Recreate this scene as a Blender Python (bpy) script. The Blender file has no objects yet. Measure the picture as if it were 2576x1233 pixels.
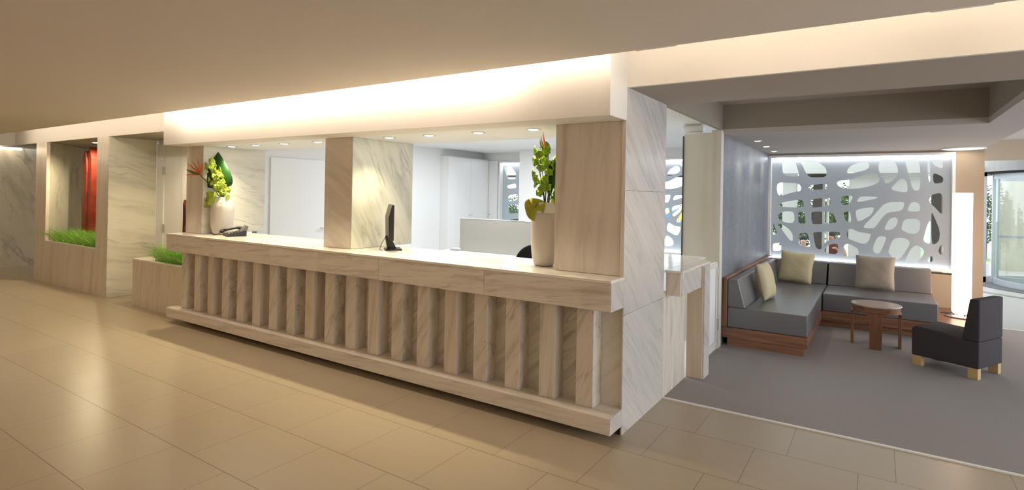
import bpy, bmesh, math, random
from mathutils import Vector, Matrix
random.seed(7)
C = bpy.context.scene.collection
scn = bpy.context.scene
W, H = 2576, 1233

# ------------------------------------------------------------------ camera
F, PX, PY = 1407.3, 1286.0, 482.2
YAW, PITCH, ROLL = -0.5811, 0.0041, 0.0178
fwd = Vector((math.sin(YAW) * math.cos(PITCH), math.cos(YAW) * math.cos(PITCH), math.sin(PITCH)))
rt0 = Vector((math.cos(YAW), -math.sin(YAW), 0)); up0 = rt0.cross(fwd)
rt = rt0 * math.cos(ROLL) + up0 * math.sin(ROLL)
up = -rt0 * math.sin(ROLL) + up0 * math.cos(ROLL)
CAM = Vector((1.4698, -3.6847, 1.6642))
cam = bpy.data.cameras.new('camera'); co = bpy.data.objects.new('camera', cam); C.objects.link(co)
m3 = Matrix((rt, up, -fwd)).transposed()
co.matrix_world = Matrix.Translation(CAM) @ m3.to_4x4()
cam.sensor_width = 36; cam.lens = F * 36 / W
cam.shift_x = (W / 2 - PX) / W; cam.shift_y = (PY - H / 2) / W
cam.clip_start = 0.05; cam.clip_end = 200
scn.camera = co

# ------------------------------------------------------------------ world, exposure, large lights
scn.view_settings.view_transform = 'Standard'
scn.view_settings.look = 'None'
scn.view_settings.gamma = 1
scn.view_settings.use_curve_mapping = False
scn.view_settings.exposure = 0.0
w = bpy.data.worlds.new('sky'); scn.world = w; w.use_nodes = True
w.node_tree.nodes['Background'].inputs[0].default_value = (0.86, 0.93, 1.0, 1)
w.node_tree.nodes['Background'].inputs[1].default_value = 3.9

def area(name, loc, size, power, col, rot=(0, 0, 0), sy=None):
    l = bpy.data.lights.new(name, 'AREA'); l.energy = power; l.color = col
    l.shape = 'RECTANGLE'; l.size = size; l.size_y = sy or size
    o = bpy.data.objects.new(name, l); C.objects.link(o); o.location = loc; o.rotation_euler = rot
    return o
def spot(name, loc, power, col, ang=110, blend=0.6, r=0.02, rot=(0, 0, 0)):
    l = bpy.data.lights.new(name, 'SPOT'); l.energy = power; l.color = col
    l.spot_size = math.radians(ang); l.spot_blend = blend; l.shadow_soft_size = r
    o = bpy.data.objects.new(name, l); C.objects.link(o); o.location = loc; o.rotation_euler = rot
    return o
WARM = (1.0, 0.72, 0.43)
HALO = (1.0, 0.85, 0.54)
DAY = (0.88, 0.94, 1.0)
# warm fill lights added under the unseen hall ceiling, behind and beside the camera
for (x, y) in ((-10, -3.4), (-6.5, -3.6), (-3, -4.2), (0.5, -5.2), (3.2, -3.2)):
    area('hall_fill_light', (x, y, 2.535), 0.9, 18, WARM)
# office luminaires
area('office_ceiling_light', (-3.6, 3.4, 2.50), 1.6, 72, (0.92, 0.97, 1.0))
area('office_ceiling_light', (-1.2, 3.2, 2.50), 1.0, 36, (0.92, 0.97, 1.0))

# ------------------------------------------------------------------ materials
MATS = {}
def new_mat(name):
    m = bpy.data.materials.new(name); m.use_nodes = True; MATS[name] = m
    nt = m.node_tree; b = nt.nodes['Principled BSDF']
    return m, nt, b
def N(nt, t, **kw):
    n = nt.nodes.new(t)
    for k, v in kw.items(): setattr(n, k, v)
    return n
def L(nt, a, b): nt.links.new(a, b)
def mat(name, col, rough=0.5, metal=0.0, spec=0.5, emit=None, es=0, noise=0, nscale=20, bump=0, trans=0, coat=0, ior=1.45):
    m, nt, b = new_mat(name)
    b.inputs['Base Color'].default_value = (*col, 1); b.inputs['Roughness'].default_value = rough
    b.inputs['Metallic'].default_value = metal; b.inputs['Specular IOR Level'].default_value = spec
    b.inputs['IOR'].default_value = ior
    b.inputs['Transmission Weight'].default_value = trans; b.inputs['Coat Weight'].default_value = coat
    if emit:
        b.inputs['Emission Color'].default_value = (*emit, 1); b.inputs['Emission Strength'].default_value = es
    if noise or bump:
        tc = N(nt, 'ShaderNodeTexCoord'); no = N(nt, 'ShaderNodeTexNoise'); no.inputs['Scale'].default_value = nscale; no.inputs['Detail'].default_value = 6
        L(nt, tc.outputs['Object'], no.inputs['Vector'])
        if noise:
            mx = N(nt, 'ShaderNodeMixRGB', blend_type='MULTIPLY'); mx.inputs[0].default_value = 1
            r = N(nt, 'ShaderNodeMapRange'); r.inputs['To Min'].default_value = 1 - noise; r.inputs['To Max'].default_value = 1 + noise * .5
            L(nt, no.outputs['Fac'], r.inputs['Value']); mx.inputs[1].default_value = (*col, 1); L(nt, r.outputs[0], mx.inputs[2])
            L(nt, mx.outputs[0], b.inputs['Base Color'])
        if bump:
            bp = N(nt, 'ShaderNodeBump'); bp.inputs['Strength'].default_value = bump; bp.inputs['Distance'].default_value = .01
            L(nt, no.outputs['Fac'], bp.inputs['Height']); L(nt, bp.outputs[0], b.inputs['Normal'])
    return m

def marble(name, base, vein, rot, along=0.8, across=9.0, rough=0.28, amount=1.0, rand=True, wob=0.16, big=1.0):
    """veined stone: noise stretched along one direction, with darker narrow veins; each slab gets its own offset"""
    m, nt, b = new_mat(name)
    tc = N(nt, 'ShaderNodeTexCoord'); oi = N(nt, 'ShaderNodeObjectInfo')
    add = N(nt, 'ShaderNodeVectorMath', operation='ADD'); sc = N(nt, 'ShaderNodeVectorMath', operation='SCALE')
    L(nt, oi.outputs['Random'], sc.inputs['Scale']); sc.inputs[0].default_value = (37, 23, 51)
    L(nt, tc.outputs['Object'], add.inputs[0]); L(nt, sc.outputs[0], add.inputs[1])
    # wobble
    wn = N(nt, 'ShaderNodeTexNoise'); wn.inputs['Scale'].default_value = 1.6; wn.inputs['Detail'].default_value = 3
    L(nt, add.outputs[0], wn.inputs['Vector'])
    ws = N(nt, 'ShaderNodeVectorMath', operation='SCALE'); ws.inputs['Scale'].default_value = wob
    L(nt, wn.outputs['Color'], ws.inputs[0])
    ad2 = N(nt, 'ShaderNodeVectorMath', operation='ADD'); L(nt, add.outputs[0], ad2.inputs[0]); L(nt, ws.outputs[0], ad2.inputs[1])
    r1 = N(nt, 'ShaderNodeMapping'); r1.inputs['Rotation'].default_value = rot
    L(nt, ad2.outputs[0], r1.inputs['Vector'])
    r2 = N(nt, 'ShaderNodeMapping'); r2.inputs['Scale'].default_value = (along, across, across)
    L(nt, r1.outputs[0], r2.inputs['Vector'])
    n1 = N(nt, 'ShaderNodeTexNoise'); n1.inputs['Scale'].default_value = 1.0; n1.inputs['Detail'].default_value = 8; n1.inputs['Roughness'].default_value = .62
    L(nt, r2.outputs[0], n1.inputs['Vector'])
    cr = N(nt, 'ShaderNodeValToRGB')
    e = cr.color_ramp.elements
    e[0].position = .25; e[0].color = (*[vein[i] for i in range(3)], 1)
    e[1].position = .5; e[1].color = (*base, 1)
    e3 = cr.color_ramp.elements.new(.38); e3.color = (*[vein[i] * .45 + base[i] * .55 for i in range(3)], 1)
    e4 = cr.color_ramp.elements.new(.75); e4.color = (*[min(1, base[i] * 1.1) for i in range(3)], 1)
    L(nt, n1.outputs['Fac'], cr.inputs[0])
    # narrow dark veins
    n2 = N(nt, 'ShaderNodeTexNoise'); n2.inputs['Scale'].default_value = .62 * big; n2.inputs['Detail'].default_value = 5; n2.inputs['Roughness'].default_value = .5
    L(nt, r2.outputs[0], n2.inputs['Vector'])
    sb = N(nt, 'ShaderNodeMath', operation='SUBTRACT'); sb.inputs[1].default_value = .5; L(nt, n2.outputs['Fac'], sb.inputs[0])
    ab = N(nt, 'ShaderNodeMath', operation='ABSOLUTE'); L(nt, sb.outputs[0], ab.inputs[0])
    mr = N(nt, 'ShaderNodeMapRange'); mr.inputs['From Min'].default_value = 0; mr.inputs['From Max'].default_value = .022
    mr.inputs['To Min'].default_value = .55 * amount; mr.inputs['To Max'].default_value = 0
    L(nt, ab.outputs[0], mr.inputs['Value'])
    # veins only in patches
    n3 = N(nt, 'ShaderNodeTexNoise'); n3.inputs['Scale'].default_value = 2.2; L(nt, add.outputs[0], n3.inputs['Vector'])
    mr3 = N(nt, 'ShaderNodeMapRange'); mr3.inputs['From Min'].default_value = .42; mr3.inputs['From Max'].default_value = .62
    L(nt, n3.outputs['Fac'], mr3.inputs['Value'])
    mu = N(nt, 'ShaderNodeMath', operation='MULTIPLY'); L(nt, mr.outputs[0], mu.inputs[0]); L(nt, mr3.outputs[0], mu.inputs[1])
    mx = N(nt, 'ShaderNodeMixRGB'); L(nt, mu.outputs[0], mx.inputs[0]); L(nt, cr.outputs[0], mx.inputs[1])
    mx.inputs[2].default_value = (*[v * .62 for v in vein], 1)
    L(nt, mx.outputs[0], b.inputs['Base Color'])
    b.inputs['Roughness'].default_value = rough; b.inputs['Specular IOR Level'].default_value = .4
    return m

MB = (.76, .70, .62); MV = (.43, .37, .31)
D45 = math.radians(45)
marble('marble_diag', (.72, .66, .58), (.45, .40, .34), (0, math.radians(42), 0), along=1.0, across=20, wob=.08)
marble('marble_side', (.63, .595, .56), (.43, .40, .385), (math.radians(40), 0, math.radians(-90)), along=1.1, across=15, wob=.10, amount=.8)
marble('marble_long', MB, (.50, .43, .36), (0, math.radians(4), 0), along=1.6, across=26, wob=.06)
marble('marble_vert', MB, (.48, .42, .35), (0, math.radians(85), 0), along=.9, across=22, amount=.5, wob=.06)
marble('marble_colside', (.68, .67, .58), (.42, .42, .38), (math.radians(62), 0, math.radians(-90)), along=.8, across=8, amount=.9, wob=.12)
marble('marble_face', (.82, .75, .65), (.64, .57, .47), (0, math.radians(-25), 0), along=.9, across=8, amount=.3)
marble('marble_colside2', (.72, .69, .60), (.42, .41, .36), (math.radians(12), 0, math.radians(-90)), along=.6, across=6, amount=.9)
marble('marble_far', (.72, .67, .56), (.40, .37, .32), (math.radians(60), 0, math.radians(-80)), along=.7, across=3, amount=1)
marble('marble_plain', (.74, .66, .56), (.52, .46, .38), (0, math.radians(84), 0), along=.4, across=13, amount=.25)
marble('marble_top', (.84, .80, .73), (.62, .57, .50), (0, 0, 0), along=.8, across=7, rough=.12, amount=.3)
marble('marble_post', (.75, .69, .61), (.42, .36, .29), (0, math.radians(62), 0), along=1.4, across=13, amount=.9, wob=.12)
mat('ceiling_paint', (.76, .69, .62), .85, noise=.03, nscale=60, bump=.05)
mat('soffit_paint', (.80, .76, .71), .85, noise=.03, nscale=60)
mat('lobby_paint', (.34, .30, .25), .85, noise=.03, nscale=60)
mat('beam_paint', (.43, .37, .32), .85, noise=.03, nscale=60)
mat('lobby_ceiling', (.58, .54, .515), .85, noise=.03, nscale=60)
mat('brown_paint', (.46, .36, .27), .85, noise=.04, nscale=60)
mat('white_paint', (.86, .86, .86), .6, noise=.02, nscale=40)
mat('white_gloss', (.88, .88, .88), .25)
mat('cream_panel', (.74, .72, .64), .55, noise=.02, nscale=40)
mat('office_floor', (.6, .58, .55), .4, noise=.06)
mat('office_screen', (.43, .42, .39), .8, noise=.06, nscale=300)
mat('steel', (.62, .62, .62), .3, metal=1)
mat('dark_steel', (.10, .10, .11), .35, metal=.8)
mat('alu', (.40, .42, .44), .4, metal=.2)
mat('canopy_grey', (.24, .23, .22), .6)
mat('strip_metal', (.85, .85, .84), .45)
mat('black_plastic', (.018, .018, .02), .35)
mat('black_matte', (.01, .01, .01), .8)
mat('screen_glass', (.55, .58, .62), .1)
mat('grey_plastic', (.12, .12, .13), .4)
mat('light_grey_plastic', (.42, .42, .42), .4)
mat('vase_glaze', (.66, .61, .56), .22, noise=.05, nscale=8)
mat('vase_neck', (.82, .79, .74), .3)
mat('upholstery', (.165, .162, .172), .30, spec=.9, noise=.1, nscale=400, bump=.1)
mat('upholstery_cloth', (.060, .050, .058), .9, noise=.3, nscale=500, bump=.3)
mat('cushion_gold', (.62, .54, .34), .55, noise=.12, nscale=30, bump=.25)
mat('cushion_taupe', (.40, .34, .27), .6, noise=.12, nscale=30, bump=.25)
mat('leg_wood', (.62, .45, .22), .45, noise=.15, nscale=30)
mat('halogen', (1, 1, 1), .5, emit=(1, .93, .78), es=30)
mat('tube', (1, 1, 1), .5, emit=(1.0, .86, .68), es=64)
mat('tube_right', (1, 1, 1), .5, emit=(1.0, .87, .68), es=19)
mat('far_tube', (1, 1, 1), .5, emit=(1.0, .86, .62), es=10)
mat('disc_glow', (1, 1, 1), .5, emit=(1.0, .92, .72), es=4)
mat('led_white', (1, 1, 1), .5, emit=(.93, .96, 1.0), es=18)
mat('led_soft', (1, 1, 1), .5, emit=(.93, .96, 1.0), es=8)
mat('lamp_fabric', (.9, .85, .8), .7, emit=(1.0, .72, .50), es=5.5)
mat('petal_green', (.33, .52, .05), .5, noise=.2, nscale=30)
mat('petal_lime', (.50, .66, .07), .45, noise=.2, nscale=30)
mat('leaf_dark', (.015, .07, .012), .35, noise=.4, nscale=12)
mat('leaf_mid', (.05, .16, .03), .4, noise=.3, nscale=12)
mat('leaf_yellow', (.42, .42, .04), .5, noise=.3, nscale=20)
mat('stem', (.07, .09, .02), .5)
mat('orange_petal', (.75, .13, .02), .45, noise=.2, nscale=20)
mat('pink_petal', (.85, .28, .16), .45)
mat('red_petal', (.45, .01, .01), .4)
mat('red_wood', (.27, .028, .012), .5, noise=.7, nscale=9)
mat('dark_red_wood', (.10, .012, .010), .5, noise=.6, nscale=9)
mat('grass_blade', (.36, .66, .12), .5, noise=.5, nscale=12)
mat('soil', (.05, .035, .02), .9)
mat('ext_white', (.80, .78, .76), .8)
mat('ext_dark', (.09, .08, .075), .8)
mat('ext_soffit', (.75, .74, .72), .8)
mat('ext_ground', (.38, .42, .30), .9, noise=.3, nscale=2)
mat('ext_cream', (.40, .37, .29), .8, noise=.1, nscale=2)
mat('foliage', (.09, .15, .06), .7, noise=.8, nscale=6)
mat('bark', (.10, .07, .05), .9)
mat('skin', (.35, .17, .10), .5)
mat('skin_light', (.55, .34, .25), .5)
mat('hair', (.012, .01, .01), .5)
mat('shirt_white', (.75, .75, .76), .8)
mat('shirt_red', (.10, .02, .02), .8)
mat('parasol_blue', (.03, .13, .55), .7)
mat('parasol_yellow', (.80, .55, .03), .7)
mat('parasol_white', (.85, .85, .85), .7)
mat('entry_stone', (.36, .34, .32), .35, noise=.08, nscale=3)
mat('entry_mat', (.10, .10, .10), .9)
mat('kick_dark', (.05, .035, .025), .6)

def wood(name, c1, c2, rot=(0, 0, 0), rough=.35):
    m, nt, b = new_mat(name)
    tc = N(nt, 'ShaderNodeTexCoord'); mp = N(nt, 'ShaderNodeMapping'); mp.inputs['Rotation'].default_value = rot
    m2 = N(nt, 'ShaderNodeMapping'); m2.inputs['Scale'].default_value = (1.2, 22, 22)
    no = N(nt, 'ShaderNodeTexNoise'); no.inputs['Scale'].default_value = 1.5; no.inputs['Detail'].default_value = 8
    cr = N(nt, 'ShaderNodeValToRGB'); cr.color_ramp.elements[0].color = (*c1, 1); cr.color_ramp.elements[1].color = (*c2, 1)
    cr.color_ramp.elements[0].position = .3; cr.color_ramp.elements[1].position = .7
    L(nt, tc.outputs['Object'], mp.inputs[0]); L(nt, mp.outputs[0], m2.inputs[0]); L(nt, m2.outputs[0], no.inputs['Vector'])
    L(nt, no.outputs['Fac'], cr.inputs[0]); L(nt, cr.outputs[0], b.inputs['Base Color']); b.inputs['Roughness'].default_value = rough
    return m
wood('walnut', (.17, .075, .04), (.34, .17, .10))
wood('walnut_y', (.17, .075, .04), (.34, .17, .10), rot=(0, 0, math.radians(90)))
wood('walnut_z', (.20, .09, .045), (.36, .18, .10), rot=(0, math.radians(90), 0))
wood('tabletop', (.52, .41, .38), (.60, .49, .46), rough=.12)
wood('oak_z', (.58, .47, .35), (.66, .54, .41), rot=(0, math.radians(90), 0))

def tile_mat():
    m, nt, b = new_mat('floor_tile')
    tc = N(nt, 'ShaderNodeTexCoord'); sx = N(nt, 'ShaderNodeSeparateXYZ'); L(nt, tc.outputs['Object'], sx.inputs[0])
    def M(op, a, bb=None, c=None):
        n = N(nt, 'ShaderNodeMath', operation=op)
        for i, v in enumerate((a, bb, c)):
            if v is None: continue
            if isinstance(v, (int, float)): n.inputs[i].default_value = v
            else: L(nt, v, n.inputs[i])
        return n.outputs[0]
    RY, TX, SH = .5455, .586, .19
    yr = M('DIVIDE', M('SUBTRACT', sx.outputs['Y'], .342), RY)
    row = M('FLOOR', yr); fy = M('MULTIPLY', M('FRACT', yr), RY)
    xs = M('DIVIDE', M('SUBTRACT', M('SUBTRACT', sx.outputs['X'], .406), M('MULTIPLY', row, SH)), TX)
    colx = M('FLOOR', xs); fx = M('MULTIPLY', M('FRACT', xs), TX)
    dx = M('MINIMUM', fx, M('SUBTRACT', TX, fx)); dy = M('MINIMUM', fy, M('SUBTRACT', RY, fy))
    d = M('MINIMUM', M('MULTIPLY', dx, 1.5), dy)
    g = M('LESS_THAN', d, .0026)
    cb = N(nt, 'ShaderNodeCombineXYZ'); L(nt, row, cb.inputs[0]); L(nt, colx, cb.inputs[1])
    wn = N(nt, 'ShaderNodeTexWhiteNoise', noise_dimensions='2D'); L(nt, cb.outputs[0], wn.inputs['Vector'])
    no = N(nt, 'ShaderNodeTexNoise'); no.inputs['Scale'].default_value = 3.0; no.inputs['Detail'].default_value = 9
    mp = N(nt, 'ShaderNodeMapping'); mp.inputs['Scale'].default_value = (.6, 6, 1); L(nt, tc.outputs['Object'], mp.inputs[0]); L(nt, mp.outputs[0], no.inputs['Vector'])
    k = M('ADD', M('ADD', .95, M('MULTIPLY', wn.outputs['Value'], .06)), M('MULTIPLY', M('SUBTRACT', no.outputs['Fac'], .5), .10))
    mx = N(nt, 'ShaderNodeVectorMath', operation='SCALE'); mx.inputs[0].default_value = (.44, .366, .262); L(nt, k, mx.inputs['Scale'])
    mm = N(nt, 'ShaderNodeMixRGB'); L(nt, g, mm.inputs[0]); L(nt, mx.outputs[0], mm.inputs[1]); mm.inputs[2].default_value = (.17, .13, .09, 1)
    L(nt, mm.outputs[0], b.inputs['Base Color'])
    b.inputs['Roughness'].default_value = .30; b.inputs['Specular IOR Level'].default_value = .5
    bp = N(nt, 'ShaderNodeBump'); bp.inputs['Strength'].default_value = .4; bp.inputs['Distance'].default_value = .002
    inv = M('SUBTRACT', 1.0, g); L(nt, inv, bp.inputs['Height']); L(nt, bp.outputs[0], b.inputs['Normal'])
tile_mat()

def weave(name, c1, c2, sx_, sy_, sz_, rough=.8, grid=0):
    m, nt, b = new_mat(name)
    tc = N(nt, 'ShaderNodeTexCoord')
    outs = []
    for s in ((sx_, sy_, sz_), (sz_, sx_, sy_)) if grid else ((sx_, sy_, sz_),):
        mp = N(nt, 'ShaderNodeMapping'); mp.inputs['Scale'].default_value = s
        no = N(nt, 'ShaderNodeTexNoise'); no.inputs['Scale'].default_value = 1; no.inputs['Detail'].default_value = 7; no.inputs['Roughness'].default_value = .7
        L(nt, tc.outputs['Object'], mp.inputs[0]); L(nt, mp.outputs[0], no.inputs['Vector']); outs.append(no.outputs['Fac'])
    f = outs[0]
    if grid:
        a = N(nt, 'ShaderNodeMath', operation='ADD'); L(nt, outs[0], a.inputs[0]); L(nt, outs[1], a.inputs[1])
        h = N(nt, 'ShaderNodeMath', operation='MULTIPLY'); h.inputs[1].default_value = .5; L(nt, a.outputs[0], h.inputs[0]); f = h.outputs[0]
    cr = N(nt, 'ShaderNodeValToRGB'); cr.color_ramp.elements[0].color = (*c1, 1); cr.color_ramp.elements[1].color = (*c2, 1)
    cr.color_ramp.elements[0].position = .36; cr.color_ramp.elements[1].position = .66
    L(nt, f, cr.inputs[0]); L(nt, cr.outputs[0], b.inputs['Base Color']); b.inputs['Roughness'].default_value = rough
    return m
weave('carpet', (.27, .245, .237), (.36, .333, .322), 60, 260, 10, .95)

m, nt, b = new_mat('wallpaper')
tc = N(nt, 'ShaderNodeTexCoord'); fs = []
for scl in ((1, 2.6, .35), (1, 60, 6), (1, 4, 170)):
    mp = N(nt, 'ShaderNodeMapping'); mp.inputs['Scale'].default_value = scl; no = N(nt, 'ShaderNodeTexNoise'); no.inputs['Scale'].default_value = 1; no.inputs['Detail'].default_value = 3
    L(nt, tc.outputs['Object'], mp.inputs[0]); L(nt, mp.outputs[0], no.inputs['Vector']); fs.append(no.outputs['Fac'])
a1 = N(nt, 'ShaderNodeMath', operation='ADD'); L(nt, fs[0], a1.inputs[0]); L(nt, fs[1], a1.inputs[1])
a2 = N(nt, 'ShaderNodeMath', operation='ADD'); L(nt, a1.outputs[0], a2.inputs[0]); L(nt, fs[2], a2.inputs[1])
mr = N(nt, 'ShaderNodeMapRange'); mr.inputs['From Min'].default_value = 1.1; mr.inputs['From Max'].default_value = 1.9; L(nt, a2.outputs[0], mr.inputs['Value'])
cr = N(nt, 'ShaderNodeValToRGB'); cr.color_ramp.elements[0].color = (.115, .13, .165, 1); cr.color_ramp.elements[1].color = (.27, .29, .33, 1)
L(nt, mr.outputs[0], cr.inputs[0]); L(nt, cr.outputs[0], b.inputs['Base Color']); b.inputs['Roughness'].default_value = .45
# glass and frosted film
m, nt, b = new_mat('glass')
mixn = N(nt, 'ShaderNodeMixShader'); tr = N(nt, 'ShaderNodeBsdfTransparent'); gl = N(nt, 'ShaderNodeBsdfGlossy'); gl.inputs['Roughness'].default_value = .02
tr.inputs[0].default_value = (.93, .96, .95, 1)
lw = N(nt, 'ShaderNodeLayerWeight'); pw = N(nt, 'ShaderNodeMath', operation='POWER'); pw.inputs[1].default_value = 4; L(nt, lw.outputs['Facing'], pw.inputs[0]); fr = N(nt, 'ShaderNodeMath', operation='MULTIPLY_ADD'); fr.inputs[1].default_value = .6; fr.inputs[2].default_value = .04; L(nt, pw.outputs[0], fr.inputs[0]); L(nt, fr.outputs[0], mixn.inputs[0]); L(nt, tr.outputs[0], mixn.inputs[1]); L(nt, gl.outputs[0], mixn.inputs[2])
L(nt, mixn.outputs[0], nt.nodes['Material Output'].inputs[0])
m, nt, b = new_mat('frosted_film')
mixn = N(nt, 'ShaderNodeMixShader'); tl = N(nt, 'ShaderNodeBsdfTranslucent'); df = N(nt, 'ShaderNodeBsdfDiffuse')
tl.inputs[0].default_value = (.54, .58, .63, 1); df.inputs[0].default_value = (.76, .785, .82, 1); mixn.inputs[0].default_value = .45
L(nt, tl.outputs[0], mixn.inputs[1]); L(nt, df.outputs[0], mixn.inputs[2]); L(nt, mixn.outputs[0], nt.nodes['Material Output'].inputs[0])

# ------------------------------------------------------------------ mesh helpers
def BM(): return bmesh.new()
def add_box(bm, a, b, bev=0, seg=1, rot=None, pivot=None):
    """box between two corner points, optionally with rounded edges"""
    t = bmesh.new()
    bmesh.ops.create_cube(t, size=1)
    s = Vector([abs(b[i] - a[i]) for i in range(3)]); c = Vector([(a[i] + b[i]) / 2 for i in range(3)])
    for v in t.verts: v.co = Vector((v.co.x * s.x, v.co.y * s.y, v.co.z * s.z)) + c
    if bev: bmesh.ops.bevel(t, geom=list(t.edges), offset=bev, segments=seg, profile=.6, affect='EDGES')
    if rot is not None: bmesh.ops.rotate(t, cent=pivot or c, matrix=rot, verts=t.verts)
    me = bpy.data.meshes.new('t'); t.to_mesh(me); t.free(); bm.from_mesh(me); bpy.data.meshes.remove(me)
    return bm
def add_prism(bm, pts, vec, bev=0, seg=2):
    """polygon (3-D points) swept along vec"""
    t = bmesh.new()
    a = [t.verts.new(p) for p in pts]; b = [t.verts.new(Vector(p) + Vector(vec)) for p in pts]
    t.faces.new(a); t.faces.new(b[::-1])
    n = len(a)
    for i in range(n): t.faces.new((a[(i + 1) % n], a[i], b[i], b[(i + 1) % n]))
    bmesh.ops.recalc_face_normals(t, faces=t.faces)
    if bev: bmesh.ops.bevel(t, geom=list(t.edges), offset=bev, segments=seg, profile=.6, affect='EDGES')
    me = bpy.data.meshes.new('t'); t.to_mesh(me); t.free(); bm.from_mesh(me); bpy.data.meshes.remove(me)
    return bm
def add_lathe(bm, prof, n=32, c=(0, 0, 0), cap=True):
    rings = []
    for r, z in prof:
        rings.append([bm.verts.new((c[0] + r * math.cos(2 * math.pi * k / n), c[1] + r * math.sin(2 * math.pi * k / n), c[2] + z)) for k in range(n)])
    for i in range(len(rings) - 1):
        for k in range(n): bm.faces.new((rings[i][k], rings[i][(k + 1) % n], rings[i + 1][(k + 1) % n], rings[i + 1][k]))
    if cap:
        bm.faces.new(rings[0][::-1]); bm.faces.new(rings[-1])
    return bm
def add_tube(bm, pts, rad, n=8):
    pts = [Vector(p) for p in pts]; rings = []
    rr = rad if isinstance(rad, (list, tuple)) else [rad] * len(pts)
    for i, p in enumerate(pts):
        d = (pts[min(i + 1, len(pts) - 1)] - pts[max(i - 1, 0)]).normalized()
        a = d.cross(Vector((0, 0, 1)) if abs(d.z) < .9 else Vector((1, 0, 0))).normalized(); b = d.cross(a)
        rings.append([bm.verts.new(p + (a * math.cos(2 * math.pi * k / n) + b * math.sin(2 * math.pi * k / n)) * rr[i]) for k in range(n)])
    for i in range(len(rings) - 1):
        for k in range(n): bm.faces.new((rings[i][k], rings[i][(k + 1) % n], rings[i + 1][(k + 1) % n], rings[i + 1][k]))
    bm.faces.new(rings[0][::-1]); bm.faces.new(rings[-1])
    return bm
def add_ball(bm, c, r, sx=1, sy=1, sz=1, rot=None, sub=2):
    t = bmesh.new(); bmesh.ops.create_icosphere(t, subdivisions=sub, radius=r)
    for v in t.verts: v.co = Vector((v.co.x * sx, v.co.y * sy, v.co.z * sz))
    if rot is not None: bmesh.ops.rotate(t, cent=(0, 0, 0), matrix=rot, verts=t.verts)
    for v in t.verts: v.co += Vector(c)
    me = bpy.data.meshes.new('t'); t.to_mesh(me); t.free(); bm.from_mesh(me); bpy.data.meshes.remove(me)
    return bm
def add_leaf(bm, base, tip, width, n=(0, 0, 1), bend=.1, th=.0015, segs=8, shape=.5, fold=.15):
    """a leaf or petal blade with a midrib fold and real thickness"""
    base, tip = Vector(base), Vector(tip); d = tip - base; ln = d.length; dn = d.normalized()
    nn = Vector(n) - dn * Vector(n).dot(dn); nn = nn.normalized() if nn.length > 1e-4 else Vector((1, 0, 0)); s = dn.cross(nn)
    rows = []
    for i in range(segs + 1):
        t = i / segs
        wd = width * max(.04, (math.sin(math.pi * t ** shape)) ** .8) if 0 < t < 1 else width * .04
        p = base + d * t + nn * (math.sin(math.pi * t) * bend * ln)
        rows.append([p - s * wd * .5 + nn * fold * wd, p, p + s * wd * .5 + nn * fold * wd])
    vs = [[bm.verts.new(q) for q in r] for r in rows]; vb = [[bm.verts.new(q - nn * th) for q in r] for r in rows]
    for i in range(segs):
        for k in range(2):
            bm.faces.new((vs[i][k], vs[i][k + 1], vs[i + 1][k + 1], vs[i + 1][k]))
            bm.faces.new((vb[i][k + 1], vb[i][k], vb[i + 1][k], vb[i + 1][k + 1]))
        bm.faces.new((vs[i + 1][0], vb[i + 1][0], vb[i][0], vs[i][0])); bm.faces.new((vs[i][2], vb[i][2], vb[i + 1][2], vs[i + 1][2]))
    for r, t_ in ((0, 0), (segs, 1)):
        bm.faces.new([vs[r][0], vs[r][1], vs[r][2], vb[r][2], vb[r][1], vb[r][0]])
    return bm

def setp(o, label=None, cat=None, group=None, kind=None):
    if label: o['label'] = label
    if cat: o['category'] = cat
    if group: o['group'] = group
    if kind: o['kind'] = kind
    return o
def obj(name, bm, m, parent=None, label=None, cat=None, group=None, kind=None, smooth=False, origin=None):
    me = bpy.data.meshes.new(name)
    if origin is not None:
        for v in bm.verts: v.co -= Vector(origin)
    bm.to_mesh(me); bm.free(); me.materials.append(MATS[m])
    if smooth:
        for p in me.polygons: p.use_smooth = True
    o = bpy.data.objects.new(name, me); C.objects.link(o)
    if origin is not None: o.location = origin
    if parent: o.parent = parent
    return setp(o, label, cat, group, kind)
def autosmooth(o, ang=35):
    me = o.data
    for p in me.polygons: p.use_smooth = True
    b = bmesh.new(); b.from_mesh(me)
    for e in b.edges:
        if len(e.link_faces) == 2 and e.calc_face_angle(0) > math.radians(ang): e.smooth = False
    b.to_mesh(me); b.free(); return o
def struct(name, m, *boxes, bev=0):
    bm = BM()
    for a, b in boxes: add_box(bm, a, b, bev)
    return obj(name, bm, m, kind='structure')
def thing(name, label, cat, loc=(0, 0, 0), rz=0, group=None):
    o = bpy.data.objects.new(name, None); C.objects.link(o); o.location = loc; o.rotation_euler = (0, 0, rz)
    o.empty_display_size = .1
    return setp(o, label, cat, group)
def copy_tree(o, parent=None):
    c = o.copy(); C.objects.link(c); c.parent = parent
    for ch in list(o.children): copy_tree(ch, c)
    return c
def box(name, m, a, b, parent=None, bev=0, seg=1, **kw):
    return obj(name, add_box(BM(), a, b, bev, seg), m, parent, **kw)

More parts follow.
